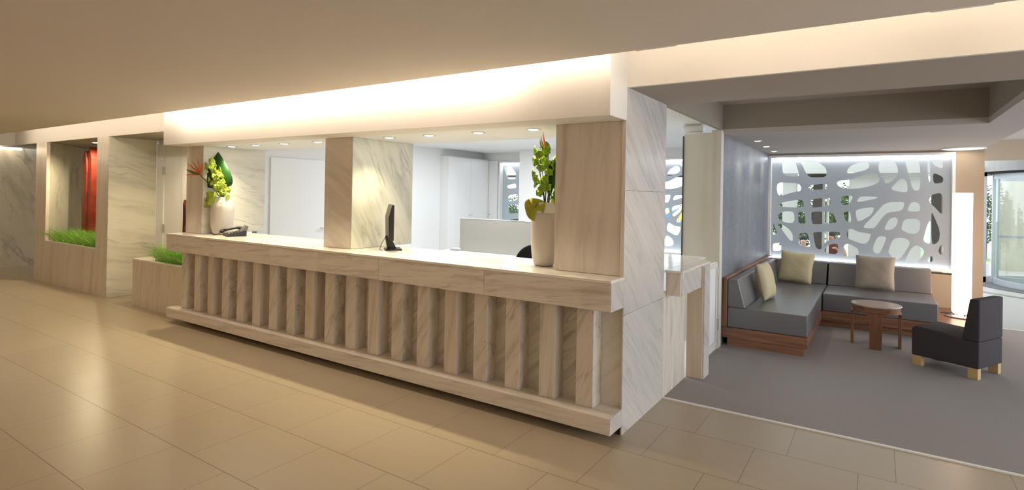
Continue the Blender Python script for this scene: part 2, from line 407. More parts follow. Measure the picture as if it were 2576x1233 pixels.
# ------------------------------------------------------------------ setting: floors
ZB, ZS, ZK, ZC = 2.42, 1.10, 2.19, 2.5465
struct('floor', 'floor_tile', ((-16, -7, -.05), (7, .0, 0)), ((-16, 0, -.05), (-5.7, 2.2, 0)), ((-5.7, 0, -.05), (7, .886, 0)))
struct('floor_office', 'office_floor', ((-5.9, .886, -.05), (0, 6.3, 0)))
struct('floor_carpet', 'carpet', ((0, .9, -.05), (7, 6.04, .004)))
struct('floor_entrance', 'entry_stone', ((2.64, 6.06, -.05), (9, 16, 0)))
obj('trim_1', add_box(BM(), (0.0, .875, -.02), (7, .90, .009)), 'strip_metal', kind='structure')
obj('trim_2', add_box(BM(), (2.64, 6.04, -.02), (7, 6.06, .009)), 'strip_metal', kind='structure')

# ------------------------------------------------------------------ setting: hall ceiling, cove, beams
struct('ceiling', 'ceiling_paint', ((-12.2, -7, ZC), (7, -.45, ZC + .03)))
struct('ceiling_cove', 'soffit_paint', ((-16, -.95, 2.95), (7, .4, 3.0)), ((-16, -.97, 2.57), (7, -.95, 3.0)))
struct('beam', 'soffit_paint', ((0.0, 0, ZB), (7, .03, 2.95)), ((-13.3, 0, ZB), (-5.87, .03, 2.95)))
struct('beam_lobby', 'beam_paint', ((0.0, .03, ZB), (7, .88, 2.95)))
struct('bulkhead', 'soffit_paint', ((-5.885, -.29, ZK), (0.0, 0.0, 2.95)))
struct('ceiling_soffit', 'white_paint', ((-5.885, 0, ZK), (-0.001, .85, 2.42)))
struct('ceiling_office', 'white_paint', ((-5.9, .85, 2.52), (-.02, 6.2, 2.58)), ((-5.9, .83, 2.42), (-.02, .86, 2.95)))
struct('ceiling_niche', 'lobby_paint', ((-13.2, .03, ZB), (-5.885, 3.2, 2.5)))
# far end of the hall
struct('beam_far', 'soffit_paint', ((-12.25, -7, 2.42), (-12.2, 0.0, 2.95)), ((-13.4, -7, 2.44), (-12.25, 0, 2.5)))
struct('wall_far', 'marble_far', ((-13.5, -7, 0), (-13.3, 2.6, 3.0)))
struct('wall_back', 'ceiling_paint', ((-13.5, -7.2, 0), (7.2, -7, 3.0)))
struct('wall_right', 'ceiling_paint', ((7, -7, 0), (7.2, -3.6, 3.0)))
# ------------------------------------------------------------------ setting: lobby shell
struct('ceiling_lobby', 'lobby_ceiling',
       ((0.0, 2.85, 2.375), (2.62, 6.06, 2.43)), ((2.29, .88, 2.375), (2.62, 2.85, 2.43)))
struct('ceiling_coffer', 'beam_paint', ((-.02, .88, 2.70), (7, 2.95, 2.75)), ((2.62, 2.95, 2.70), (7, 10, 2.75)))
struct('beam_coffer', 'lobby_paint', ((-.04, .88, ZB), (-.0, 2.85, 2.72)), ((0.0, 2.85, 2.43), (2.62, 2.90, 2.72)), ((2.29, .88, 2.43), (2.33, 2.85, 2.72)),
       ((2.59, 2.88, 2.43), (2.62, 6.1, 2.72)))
struct('wall_left', 'wallpaper', ((-.10, 2.86, 0), (0.0, 6.2, 2.40)))
struct('wall_window', 'brown_paint', ((-.10, 6.04, 0), (2.65, 6.30, .66)), ((-.10, 6.04, 2.345), (2.65, 6.30, 2.75)), ((-.1, 6.04, .66), (.0, 6.3, 2.345)),
       ((2.345, 6.04, .66), (2.65, 6.30, 2.345)))
struct('wall_header', 'brown_paint', ((2.60, 8.6, 2.372), (9, 8.75, 2.75)))

# ------------------------------------------------------------------ setting: marble piers and blocks
def stone(name, m, a, b, parent=None, bev=.003, **kw): return box(name, m, a, b, parent, bev, 1, origin=((a[0] + b[0]) / 2, (a[1] + b[1]) / 2, (a[2] + b[2]) / 2), **kw)
# right pier, clad in slabs
p = stone('pillar', 'marble_plain', (-.56, 0.004, ZS + .001), (-.012, .86, ZK), kind='structure')
p = None
for nm, m, a, b in (('pillar_face_lower', 'marble_side', (-.012, .0, 0), (0, .868, .83)),
                    ('pillar_face_middle', 'marble_side', (-.012, .0, .833), (0, .868, 1.70)),
                    ('pillar_face_upper', 'marble_side', (-.012, .0, 1.703), (0, .868, ZB))):
    stone(nm, m, a, b, bev=.0015, kind='structure')
stone('pillar_edge', 'marble_vert', (-.03, -.006, 1.1), (-.0005, .004, ZK), bev=.001, kind='structure')
# middle column
stone('pillar', 'marble_face', (-3.205, 0, ZS + .001), (-2.815, .84, ZK), kind='structure')
stone('pillar_face', 'marble_colside', (-2.815, 0, ZS + .001), (-2.795, .84, ZK), kind='structure')
stone('pillar', 'marble_plain', (-5.9, 0, ZS + .001), (-5.53, .84, ZK), kind='structure')
stone('pillar_face', 'marble_colside2', (-5.53, 0, ZS + .001), (-5.51, .84, ZK), kind='structure')
# low return wall below the side shelf
stone('wall_return', 'marble_vert', (-.03, .868, 0), (0, 1.50, .87), kind='structure')

# left block with the planted niche
struct('wall_block', 'marble_plain', ((-11.1, 0, 0), (-8.20, .05, .70)), ((-11.1, 0, .70), (-10.61, .05, ZB)), ((-8.57, 0, .70), (-8.20, .05, ZB)),
       ((-8.57, .05, 0), (-8.2, .66, ZB + .1)), ((-8.95, .60, 0), (-8.57, .66, ZB + .1)), ((-8.95, .66, 0), (-8.79, 2.0, ZB + .1)))
stone('wall_block_face', 'marble_colside2', (-8.2, 0, 0), (-8.155, .66, ZB - .001), kind='structure')
bm = BM(); add_prism(bm, [(-10.61, .05, 0), (-12.6, 1.58, 0), (-12.6, 1.64, 0), (-10.66, .05, 0)], (0, 0, ZB + .05))
obj('wall_niche', bm, 'marble_far', kind='structure')
struct('wall_niche_back', 'marble_far', ((-12.7, 2.0, 0), (-8.2, 2.1, ZB + .05)))
# white doorway at the end of the counter
struct('door_1', 'white_paint', ((-8.154, .665, 0), (-7.93, .76, 2.36)), ((-7.37, .665, 0), (-7.22, .76, 2.36)))
struct('wall_doorway', 'white_paint', ((-8.154, .69, 2.36), (-5.91, .80, ZB - .001)), ((-7.219, .69, 0), (-5.91, .75, 2.36)), ((-8.154, .78, 0), (-5.91, .84, 2.36)))
dr = box('door_2', 'white_gloss', (-7.925, .68, .01), (-7.375, .72, 2.35), kind='structure')
for z in (1.03, 1.93):
    box('door_hinge', 'steel', (-7.95, .65, z - .06), (-7.905, .68, z + .06), parent=dr)

# ------------------------------------------------------------------ setting: office shell
struct('wall_office_left', 'white_paint', ((-5.80, .84, 0), (-5.68, 6.2, 2.55)))
struct('wall_office_window', 'white_paint', ((-5.8, 6.04, 0), (-5.22, 6.3, 2.55)), ((-5.22, 6.04, 0), (-.1, 6.3, .66)), ((-5.22, 6.04, 2.345), (-.1, 6.3, 2.55)),
       ((-4.53, 6.04, .66), (-2.6, 6.3, 2.345)), ((-.9, 6.04, .66), (-.1, 6.3, 2.345)))
struct('wall_office_pier', 'white_paint', ((-4.35, 5.45, 0), (-3.45, 6.04, 2.52)))
struct('wall_right_stub', 'cream_panel', ((-.43, 2.86, 0), (-.0995, 2.95, 2.40)), ((-.10, 2.78, 0), (-.002, 2.87, ZB)), ((-.02, 2.74, 0), (.012, 2.86, ZB - .01)))
struct('wall_stub_shadow', 'dark_steel', ((-.442, 2.845, .9), (-.43, 2.9, 2.37)))  # dark strip drawing the shadow along the stub's left edge

# ------------------------------------------------------------------ windows with cut film
HOLES = [
    [(0.039,2.283),(0.093,2.267),(0.12,2.189),(0.118,2.096),(0.092,2.061),(0.058,2.076),(0.041,2.148)],
    [(0.186,2.29),(0.365,2.287),(0.386,2.185),(0.418,2.084),(0.419,2.027),(0.392,2.015),(0.227,2.034),(0.193,2.075),(0.18,2.188)],
    [(0.428,2.286),(0.63,2.282),(0.771,2.17),(0.801,2.111),(0.799,2.032),(0.765,2.006),(0.589,2.003),(0.536,2.043),(0.489,2.144)],
    [(1.059,2.08),(1.101,2.167),(1.232,2.236),(1.305,2.241),(1.346,2.202),(1.349,2.15),(1.299,2.107),(1.103,2.056)],
    [(1.488,2.266),(1.636,2.263),(1.683,2.187),(1.704,2.085),(1.678,2.001),(1.602,1.926),(1.555,1.911),(1.523,1.982),(1.466,2.105),(1.465,2.19)],
    [(1.774,2.26),(1.954,2.257),(1.963,1.827),(1.914,1.812),(1.877,1.826),(1.83,2.019)],
    [(1.337,2.278),(1.417,2.277),(1.401,2.233),(1.369,2.234)],
    [(0.117,1.9),(0.163,1.925),(0.339,1.917),(0.421,1.902),(0.458,1.851),(0.449,1.791),(0.377,1.78),(0.176,1.711),(0.129,1.725),(0.108,1.818)],
    [(0.552,1.852),(0.582,1.878),(0.749,1.907),(0.797,1.904),(0.818,1.854),(0.802,1.821),(0.574,1.806)],
    [(0.937,1.924),(0.97,1.953),(1.096,1.963),(1.251,2.03),(1.379,2.074),(1.443,2.062),(1.484,1.982),(1.469,1.926),(1.35,1.864),(1.139,1.828),(1.022,1.837),(0.955,1.875)],
    [(1.615,1.842),(1.724,1.982),(1.777,1.982),(1.808,1.927),(1.817,1.816),(1.787,1.783),(1.649,1.814)],
    [(0.15,1.571),(0.196,1.609),(0.415,1.653),(0.473,1.65),(0.497,1.6),(0.492,1.544),(0.435,1.53),(0.178,1.535)],
    [(0.586,1.622),(0.603,1.663),(0.803,1.694),(0.855,1.678),(0.865,1.609),(0.822,1.565),(0.614,1.533),(0.592,1.558)],
    [(0.987,1.69),(1.024,1.72),(1.132,1.731),(1.149,1.703),(1.101,1.595),(1.026,1.587),(1.0,1.612)],
    [(1.202,1.646),(1.239,1.723),(1.455,1.718),(1.456,1.695),(1.223,1.633)],
    [(1.285,1.275),(1.45,1.491),(1.528,1.606),(1.605,1.642),(1.766,1.649),(1.782,1.622),(1.76,1.538),(1.715,1.514),(1.591,1.495),(1.53,1.437),(1.437,1.272),(1.406,1.252),(1.301,1.253)],
    [(1.82,1.54),(1.849,1.633),(1.894,1.657),(1.961,1.626),(1.965,1.517),(1.836,1.512)],
    [(0.12,1.385),(0.161,1.438),(0.235,1.467),(0.345,1.464),(0.368,1.414),(0.369,1.313),(0.329,1.281),(0.247,1.287),(0.162,1.325)],
    [(0.418,1.446),(0.436,1.467),(0.504,1.469),(0.528,1.3),(0.51,1.283),(0.448,1.282),(0.424,1.305)],
    [(0.601,1.453),(0.623,1.473),(0.883,1.482),(0.945,1.337),(0.937,1.313),(0.705,1.283),(0.626,1.28),(0.608,1.313)],
    [(1.027,1.477),(1.102,1.498),(1.127,1.441),(1.132,1.345),(1.112,1.329),(1.062,1.342)],
    [(1.184,1.501),(1.225,1.531),(1.394,1.565),(1.418,1.546),(1.387,1.45),(1.276,1.37),(1.227,1.349),(1.202,1.367)],
    [(1.548,1.259),(1.593,1.383),(1.654,1.426),(1.7,1.415),(1.709,1.35),(1.664,1.265),(1.61,1.239),(1.564,1.237)],
    [(1.748,1.269),(1.77,1.371),(1.807,1.41),(1.964,1.409),(1.968,1.27),(1.929,1.204),(1.87,1.192),(1.771,1.233)],
    [(0.13,1.241),(0.154,1.273),(0.275,1.207),(0.35,1.109),(0.352,1.008),(0.315,1.001),(0.202,1.163)],
    [(0.054,1.29),(0.079,1.239),(0.124,1.128),(0.109,1.096),(0.057,1.083)],
    [(0.432,1.073),(0.45,1.131),(0.53,1.143),(0.563,1.121),(0.595,0.953),(0.587,0.922),(0.461,0.938),(0.438,0.962)],
    [(0.628,1.144),(0.654,1.156),(0.93,1.184),(0.989,1.173),(0.998,1.115),(0.973,1.088),(0.846,1.048),(0.778,0.984),(0.745,0.903),(0.71,0.891),(0.666,0.927)],
    [(1.073,1.158),(1.105,1.228),(1.147,1.234),(1.229,1.186),(1.375,1.174),(1.383,1.156),(1.36,1.069),(1.313,1.018),(1.248,1.024),(1.099,1.082),(1.079,1.11)],
    [(0.78,0.886),(0.813,0.947),(0.881,0.991),(0.966,1.002),(0.968,0.87),(0.935,0.838),(0.849,0.841),(0.797,0.857)],
    [(1.027,0.845),(1.034,0.952),(1.067,1.003),(1.117,1.006),(1.216,0.945),(1.236,0.889),(1.226,0.84),(1.136,0.814),(1.053,0.817)],
    [(1.409,0.968),(1.455,1.113),(1.494,1.143),(1.565,1.138),(1.568,1.1),(1.505,0.908),(1.466,0.877),(1.418,0.911)],
    [(1.598,0.943),(1.643,1.086),(1.689,1.13),(1.795,1.132),(1.848,1.089),(1.849,1.043),(1.768,0.872),(1.715,0.816),(1.662,0.826),(1.607,0.897)],
    [(1.792,0.79),(1.857,0.97),(1.909,1.033),(1.961,1.032),(2.023,0.964),(1.992,0.87),(1.934,0.793),(1.845,0.774)],
    [(2.004,1.126),(2.045,1.328),(2.074,1.393),(2.086,1.376),(2.089,1.086),(2.063,1.066),(2.019,1.091)],
    [(2.063,1.692),(2.098,1.765),(2.216,1.789),(2.22,1.462),(2.129,1.585),(2.078,1.638)],
    [(2.081,2.254),(2.208,2.252),(2.216,2.117),(2.123,2.163),(2.093,2.218)],
    [(2.035,2.219),(2.067,2.237),(2.075,1.919),(2.052,1.982)],
    [(2.102,2.073),(2.218,2.009),(2.219,1.929),(2.111,1.907)],
    [(2.09,1.521),(2.116,1.476),(2.191,1.263),(2.185,1.119),(2.136,1.062),(2.099,1.069)],
    [(2.173,0.974),(2.2,1.057),(2.229,1.064),(2.23,0.934),(2.202,0.919)],
    [(2.051,0.821),(2.073,0.886),(2.109,0.898),(2.117,0.835),(2.088,0.802)],
    [(0.063,0.939),(0.112,0.956),(0.186,0.961),(0.188,0.83),(0.064,0.821)],
]

def chaikin(p, n=2):
    for _ in range(n):
        q = []
        for i in range(len(p)):
            a, b = p[i], p[(i + 1) % len(p)]
            q += [(a[0] * .8 + b[0] * .2, a[1] * .8 + b[1] * .2), (a[0] * .2 + b[0] * .8, a[1] * .2 + b[1] * .8)]
        p = q
    return p
def film(name, rect, holes, y, parent):
    cu = bpy.data.curves.new(name, 'CURVE'); cu.dimensions = '2D'; cu.fill_mode = 'BOTH'; cu.extrude = .002
    def spl(pts):
        s = cu.splines.new('POLY'); s.points.add(len(pts) - 1); s.use_cyclic_u = True
        for i, p in enumerate(pts): s.points[i].co = (p[0], p[1], 0, 1)
    x0, z0, x1, z1 = rect
    spl([(x0, z0), (x1, z0), (x1, z1), (x0, z1)])
    for h in holes:
        if all(x0 + .01 < p[0] < x1 - .01 and z0 + .01 < p[1] < z1 - .01 for p in h): spl(chaikin(h))
    t = bpy.data.objects.new('t', cu); C.objects.link(t)
    me = bpy.data.meshes.new_from_object(t.evaluated_get(bpy.context.evaluated_depsgraph_get()))
    bpy.data.objects.remove(t); bpy.data.curves.remove(cu)
    me.name = name; me.materials.clear(); me.materials.append(MATS['frosted_film'])
    me.transform(Matrix.Rotation(math.radians(90), 4, 'X')); me.transform(Matrix.Translation((0, y, 0)))
    o = bpy.data.objects.new(name, me); C.objects.link(o); o.parent = parent
    return o
def frame_bm(x0, z0, x1, z1, y0, y1, t):
    bm = BM()
    add_box(bm, (x0, y0, z0), (x0 + t, y1, z1)); add_box(bm, (x1 - t, y0, z0), (x1, y1, z1))
    add_box(bm, (x0 + t, y0, z0), (x1 - t, y1, z0 + t)); add_box(bm, (x0 + t, y0, z1 - t), (x1 - t, y1, z1))
    return bm
def window(name, x0, z0, x1, z1, holes, yw=6.04):
    w_ = obj(name, frame_bm(x0, z0, x1, z1, yw - .03, yw + .25, .035), 'white_gloss', kind='structure')
    i = .036
    pane = box('pane', 'glass', (x0 + i, yw + .1, z0 + i), (x1 - i, yw + .108, z1 - i), w_)
    film('frosted_film', (x0 + i, z0 + i, x1 - i, z1 - i), holes, yw + .08, w_)
    # light strips in the reveal, in front of the film
    box('light_strip', 'led_white', (x0 + .05, yw + .035, z1 - .046), (x1 - .05, yw + .055, z1 - .036), w_)
    box('light_strip', 'led_soft', (x0 + .05, yw + .035, z0 + .036), (x1 - .05, yw + .055, z0 + .046), w_)
    return w_
window('window_1', -.0, .695, 2.345, 2.345, HOLES)
def holes_like(dx, sx, x0=0): return [[(x0 + (p[0] - dx) * sx, .70 + (p[1] - .73) * 1.0) for p in h] for h in HOLES]
window('window_2', -5.22, .66, -4.53, 2.345, [h for h in holes_like(.35, .85, -5.24)])
window('window_3', -2.6, .66, -.9, 2.345, [h for h in holes_like(.0, .8, -2.52)])

# ------------------------------------------------------------------ reception counter
ct = thing('reception_counter', 'long beige marble reception counter with vertical stone uprights under a deep top', 'counter', (-2.95, 0, 0))
def rel(a): return (a[0] + 2.95, a[1], a[2])
def cpart(name, m, a, b, bev=.003, **kw):
    return box(name, m, rel(a), rel(b), ct, bev, 1, **kw)
def cstone(name, m, a, b, bev=.0025):
    c = tuple((a[i] + b[i]) / 2 for i in range(3))
    o = obj(name, add_box(BM(), a, b, bev), m, ct, origin=c); o.location = Vector(c) + Vector((2.95, 0, 0)); return o
joints = [-5.915, -4.919, -3.787, -3.001, -2.183, -1.041, -.004]
for i in range(6):
    cstone('fascia_panel', 'marble_long', (joints[i] + .0008, -.22, .889), (joints[i + 1] - .0008, -.19, 1.078))
cstone('fascia_end', 'marble_side', (-.0035, -.218, .889), (0.0, -.001, 1.078), .001)
cstone('fascia_underside', 'marble_long', (-5.9, -.19, .889), (-.005, .02, .905))
cstone('fascia_end', 'marble_long', (-5.915, -.189, .889), (-5.89, .5, 1.078))
for i, (a, b) in enumerate(((-5.915, -3.9), (-3.9, -2.0), (-2.0, 0.0))):
    cstone('countertop', 'marble_top', (a + .0005, -.222, 1.078), (b - .0005, .53, 1.10), .002)
cstone('base_ledge', 'marble_long', (-5.92, -.205, .066), (-2.6, .03, .181)); cstone('base_ledge', 'marble_long', (-2.599, -.205, .066), (-.004, .03, .181))
cstone('base_ledge_end', 'marble_side', (-.0035, -.203, .066), (0.0, -.0005, .181), .001)
cpart('toe_kick', 'kick_dark', (-5.75, .01, 0), (-.013, .03, .066), 0)
for k in range(19):
    x = -.243 - .3033 * k
    cstone('upright', ('marble_post', 'marble_plain', 'marble_post', 'marble_vert')[(k * 7 + k // 3) % 4], (x - .066, -.10, .181), (x + .066, .03, .889))
for k in range(10):
    cstone('back_panel', 'marble_diag', (-5.8 + .58 * k, .03, .12), (-5.8 + .58 * k + .579 if k < 9 else -.013, .055, .9))

# ------------------------------------------------------------------ side shelf and gate
sh = thing('service_shelf', 'marble topped side shelf with a single leg beside the white gate', 'shelf', (0, 1.4, 0))
def spart(name, m, a, b, bev=.002):
    c = tuple((a[i] + b[i]) / 2 for i in range(3)); o = obj(name, add_box(BM(), a, b, bev), m, sh, origin=c); o.location = Vector(c) - Vector((0, 1.4, 0)); return o
spart('shelf_top', 'marble_top', (.001, .905, 1.035), (.14, 1.84, 1.055)); spart('shelf_top', 'marble_top', (-.47, .88, 1.035), (.0005, 2.2, 1.055))
spart('front_apron', 'marble_plain', (.001, .918, .845), (.125, .94, 1.035))
spart('side_apron', 'marble_side', (.105, .941, .845), (.13, 1.545, 1.035))
spart('apron_underside', 'marble_top', (.001, .941, .85), (.104, 1.545, .858))
spart('leg', 'oak_z', (.001, 1.545, 0.004), (.142, 1.56, 1.035)); spart('leg_cladding', 'marble_side', (.001, 1.561, 0.004), (.157, 1.745, 1.035))
gt = thing('service_gate', 'low white panelled gate hinged to the doorway edge', 'gate', (0, 2.73, 0))
g0 = box('gate_leaf', 'white_paint', (-.03, -.96, .03), (-.008, -.01, .955), gt, .002)
obj('gate_moulding', (lambda b: [add_box(b, (-.007, -.95, .035), (.002, -.90, .95), .002), add_box(b, (-.007, -.06, .035), (.002, -.012, .95), .002),
    add_box(b, (-.007, -.90, .035), (.002, -.06, .085), .002), add_box(b, (-.007, -.90, .90), (.002, -.06, .95), .002)] and b)(BM()), 'cream_panel', gt)
for z in (.27, .83): box('hinge', 'steel', (.0, -.03, z - .06), (.014, .008, z + .06), gt, .002)

# ------------------------------------------------------------------ cove light strips
for i in range(15):
    x0 = -11.5 + i * 1.20
    o = obj('cove_tube', add_tube(BM(), [(-.6, 0, 0), (.6, 0, 0)], .013, 10), 'tube' if -6.2 < x0 < -.9 else 'tube_right', smooth=True)
    o.location = (x0 + .6, -.425 if x0 < -.3 else -.47, 2.598)
    setp(o, 'warm fluorescent tube hidden in the cove above the ceiling edge', 'light tube', 'fluorescent tubes in the ceiling cove')
o = obj('cove_tube', add_tube(BM(), [(0, -1.3, 0), (0, 1.3, 0)], .022, 10), 'far_tube', smooth=True); o.location = (-13.1, -.95, 2.395)
setp(o, 'lit tube washing the marble wall at the far end of the hall', 'light tube')

for x0, x1, lb in ((.20, .46, 'short white light fitting peeping under the ceiling edge next to the right pillar'), (1.66, 1.90, 'white light fitting peeping under the ceiling edge at the far right of the cove')):
    t = thing('cove_fitting', lb, 'light fitting', ((x0 + x1) / 2, -.39, 2.56)); h_ = (x1 - x0) / 2
    obj('body', add_prism(BM(), [(-h_, -.02, .03), (-h_, .02, .03), (-h_, .02, .0), (-h_, -.02, .0)], (2 * h_, 0, 0), .012, 3), 'white_gloss', t)
    box('bracket', 'white_gloss', (-h_, -.055, .0305), (h_, .02, .036), t)
# ------------------------------------------------------------------ downlights
def downlight(x, y, z, power, ang, label, group, r=.042, em='halogen', col=HALO, blend=.55):
    t = thing('downlight', label, 'downlight', (x, y, z), group=group)
    bm = BM(); add_lathe(bm, [(r, -.001), (r * 1.25, -.007), (r * 1.45, -.004), (r * 1.5, 0.0), (r, 0.0)], 28, cap=False); obj('trim_ring', bm, 'steel', t, smooth=True)
    bm = BM(); add_lathe(bm, [(r, -.004), (r * .6, -.009), (r * .01, -.010)], 28, cap=False); obj('lens', bm, em, t, smooth=True)
    if power:
        s = spot('beam_lamp', (0, 0, -.03), power, col, ang, blend, .02); s.parent = t
    return t
for i, x in enumerate((-5.214, -4.704, -4.159, -3.568, -2.498, -1.986, -1.424, -.87)):
    nm = ('first', 'second', 'third', 'fourth')[i % 4]
    downlight(x, .19, ZK, 44, 108, f'small round recessed downlight, {nm} from the left in the soffit ' + ('left' if i < 4 else 'right') + ' of the middle column', 'downlights above the reception counter', blend=1.0)
downlight(-2.9, 2.6, 2.52, 60, 140, 'recessed downlight in the white office ceiling behind the counter', None, col=(1, .97, .92))
for i, (x, y) in enumerate(((.215, 3.74), (.18, 4.6), (.155, 5.45))):
    downlight(x, y, 2.375, 7, 100, f"recessed downlight in the lounge ceiling, {('nearest to', 'middle one by', 'furthest along')[i]} the blue papered wall", 'downlights along the blue wall', r=.036)
downlight(-6.45, .30, ZB, 75, 150, 'added unseen downlight brightening the white doorway beyond the counter', None)  # unseen lamp added to brighten the white door and the floor there
downlight(-9.75, .40, ZB, 105, 165, 'recessed downlight above the planted marble niche', None)
t = thing('ceiling_light', 'flat round glowing ceiling light above the floor lamp', 'ceiling light', (2.40, 5.78, 2.375))
obj('trim_ring', add_lathe(BM(), [(.21, -.002), (.215, -.014), (.235, -.012), (.24, 0), (.21, 0)], 40, cap=False), 'white_gloss', t, smooth=True)
obj('diffuser', add_lathe(BM(), [(.21, -.008), (.12, -.014), (.002, -.016)], 40, cap=False), 'disc_glow', t, smooth=True)
t = thing('emergency_light', 'white box shaped emergency light on the ceiling by the office opening', 'emergency light', (-.36, 3.0, 2.52))
box('mounting_plate', 'white_gloss', (-.09, -.04, -.02), (.09, .04, 0), t, .002)
box('housing', 'white_gloss', (-.12, -.06, -.09), (.12, .06, -.02), t, .012, 2)
box('diffuser', 'white_paint', (-.11, -.05, -.105), (.11, .05, -.091), t, .004)

# ------------------------------------------------------------------ planters and grass
pl = thing('planter', 'low marble planter box at the left end of the counter', 'planter', (-6.62, .3, 0))
def ppart(name, m, a, b): 
    c = tuple((a[i] + b[i]) / 2 for i in range(3)); o = obj(name, add_box(BM(), a, b, .002), m, pl, origin=c); o.location = Vector(c) - Vector((-6.62, .3, 0)); return o
ppart('front_slab', 'marble_plain', (-7.325, 0, .0), (-5.93, .03, .64)); ppart('side_slab', 'marble_plain', (-7.325, .031, 0), (-7.295, .62, .64))
ppart('top_slab', 'marble_top', (-7.33, -.002, .64), (-6.83, .64, .66)); ppart('top_slab', 'marble_top', (-6.83, -.002, .64), (-5.93, .06, .66))
ppart('top_slab', 'marble_top', (-6.83, .58, .64), (-5.93, .64, .66)); ppart('soil', 'soil', (-6.83, .061, .56), (-5.94, .58, .60))
niche = thing('niche_planter', 'soil filled planter ledge inside the marble niche', 'planter', (-9.6, .3, 0))
o = box('soil', 'soil', (-1.7, -.24, .60), (1.02, 1.2, .66), niche)
o = box('front_lip', 'marble_top', (-1.01, -.2998, .70), (1.03, -.245, .715), niche)
def grass(name, n, x0, x1, y0, y1, z, ln, label, lean=(0, -.4)):
    bm = BM()
    for i in range(n):
        x = random.uniform(x0, x1); y = random.uniform(y0, y1); h = ln * random.uniform(.55, 1.1)
        a = random.uniform(0, 2 * math.pi); k = random.uniform(.25, .95)
        dx, dy = math.cos(a) * k * h + lean[0] * h * random.random(), math.sin(a) * k * h * .8 + lean[1] * h * random.random()
        p = []
        for s in range(5):
            t_ = s / 4
            p.append(Vector((x + dx * t_ ** 1.5, y + dy * t_ ** 1.5, z + h * (t_ - .55 * k * t_ ** 2.4))))
        side = Vector((-math.sin(a), math.cos(a), .2)).normalized(); ww = .005
        vs = []
        for s, q in enumerate(p):
            r_ = ww * (1 - s / 4.3); vs.append((bm.verts.new(q - side * r_), bm.verts.new(q + side * r_), bm.verts.new(q + Vector((0, 0, -.0012)))))
        for s in range(4):
            A, B = vs[s], vs[s + 1]
            bm.faces.new((A[0], A[1], B[1], B[0])); bm.faces.new((A[1], A[2], B[2], B[1])); bm.faces.new((A[2], A[0], B[0], B[2]))
    obj(name, bm, 'grass_blade', label=label, cat='grass', kind='stuff')
grass('grass', 2200, -10.5, -8.62, .07, .60, .66, .36, 'long bright green grass in the marble niche', (-.1, -.75))
grass('grass', 1500, -6.85, -6.0, .07, .55, .62, .34, 'bright green grass spilling over the low planter by the counter', (-.25, -.75))

# ------------------------------------------------------------------ red driftwood sculptures
def splinter(name, planks, label, loc):
    """weathered split planks standing side by side, edges and tops uneven"""
    t = thing(name, label, 'sculpture', loc); rnd = random.Random(len(planks) * 5 + 1)
    for (x, y, wd, th, h, m_) in planks:
        n = 9; lf, rg = [], []
        for k in range(n):
            f = k / (n - 1); lf.append((x - wd / 2 + rnd.uniform(-.07, .07) * wd, y, h * f * .93)); rg.append((x + wd / 2 + rnd.uniform(-.07, .07) * wd, y, h * f * .88))
        top = [(x + wd * .30, y, h * .93), (x + wd * .16, y, h * .955), (x + wd * .05, y, h), (x - wd * .12, y, h * .985), (x - wd * .3, y, h * .95)]
        o = obj('plank', add_prism(BM(), rg + top + lf[::-1], (rnd.uniform(-.01, .01), th, 0), .003, 1), m_, t)
    return t
splinter('driftwood_sculpture', [(-.205, .06, .10, .08, 1.42, 'dark_red_wood'), (-.115, 0, .11, .12, 1.60, 'dark_red_wood'), (.02, -.04, .17, .10, 1.63, 'red_wood'), (.17, -.02, .15, .12, 1.70, 'red_wood'), (.05, .10, .30, .06, 1.50, 'dark_red_wood')],
         'tall dark red driftwood sculpture standing in the niche grass', (-10.36, .50, .665))
splinter('driftwood_sculpture', [(-.04, 0, .05, .05, .92, 'dark_red_wood'), (.005, .02, .06, .06, .74, 'dark_red_wood'), (.045, -.02, .05, .05, .58, 'red_wood')],
         'small dark red driftwood piece at the left end of the counter', (-6.52, .30, .585))

# ------------------------------------------------------------------ vases with flowers
def vase(label, loc, r, h, neck=.6):
    t = thing('vase', label, 'vase', loc)
    P = [(r * .62, 0), (r * .74, .008), (r * .84, h * .08), (r * .93, h * .2), (r * .985, h * .38), (r, h * .6), (r * .985, h * .72), (r * .93, h * .79), (r * .82, h * .835)]
    obj('body', add_lathe(BM(), P, 48), 'vase_glaze', t, smooth=True)
    Q = [(r * .83, h * .834), (r * neck * 1.03, h * .985), (r * neck, h), (r * neck * .9, h), (r * neck * .92, h * .95), (r * neck, h * .85)]
    obj('neck', add_lathe(BM(), Q, 48, cap=False), 'vase_neck', t, smooth=True)
    return t
def cymbidium(label, loc, pts, n, m='petal_green', sz=.05):
    """a flowering spray: stem with many open blossoms"""
    t = thing('orchid_spray', label, 'flower', loc)
    obj('stem', add_tube(BM(), pts, .004, 6), 'stem', t, smooth=True)
    P = [Vector(p) for p in pts]
    for i in range(n):
        f = .25 + .75 * i / (n - 1); k = f * (len(P) - 1); j = min(int(k), len(P) - 2); c = P[j].lerp(P[j + 1], k - j)
        a = i * 2.4 + random.random(); d = Vector((math.cos(a), math.sin(a), random.uniform(-.1, .5))).normalized()
        c = c + d * sz * .75
        bm = BM()
        for q in range(5):
            b_ = q * 2 * math.pi / 5
            u = d.cross(Vector((0, 0, 1))).normalized(); v = d.cross(u)
            tip = c + (u * math.cos(b_) + v * math.sin(b_)) * sz * .85 + d * sz * .45
            add_leaf(bm, c, tip, sz * 1.05, d, bend=.2, segs=6, shape=1.0, th=.002)
        add_ball(bm, c + d * sz * .25, sz * .22, sub=1)
        obj('blossom', bm, m, t, smooth=True)
    return t
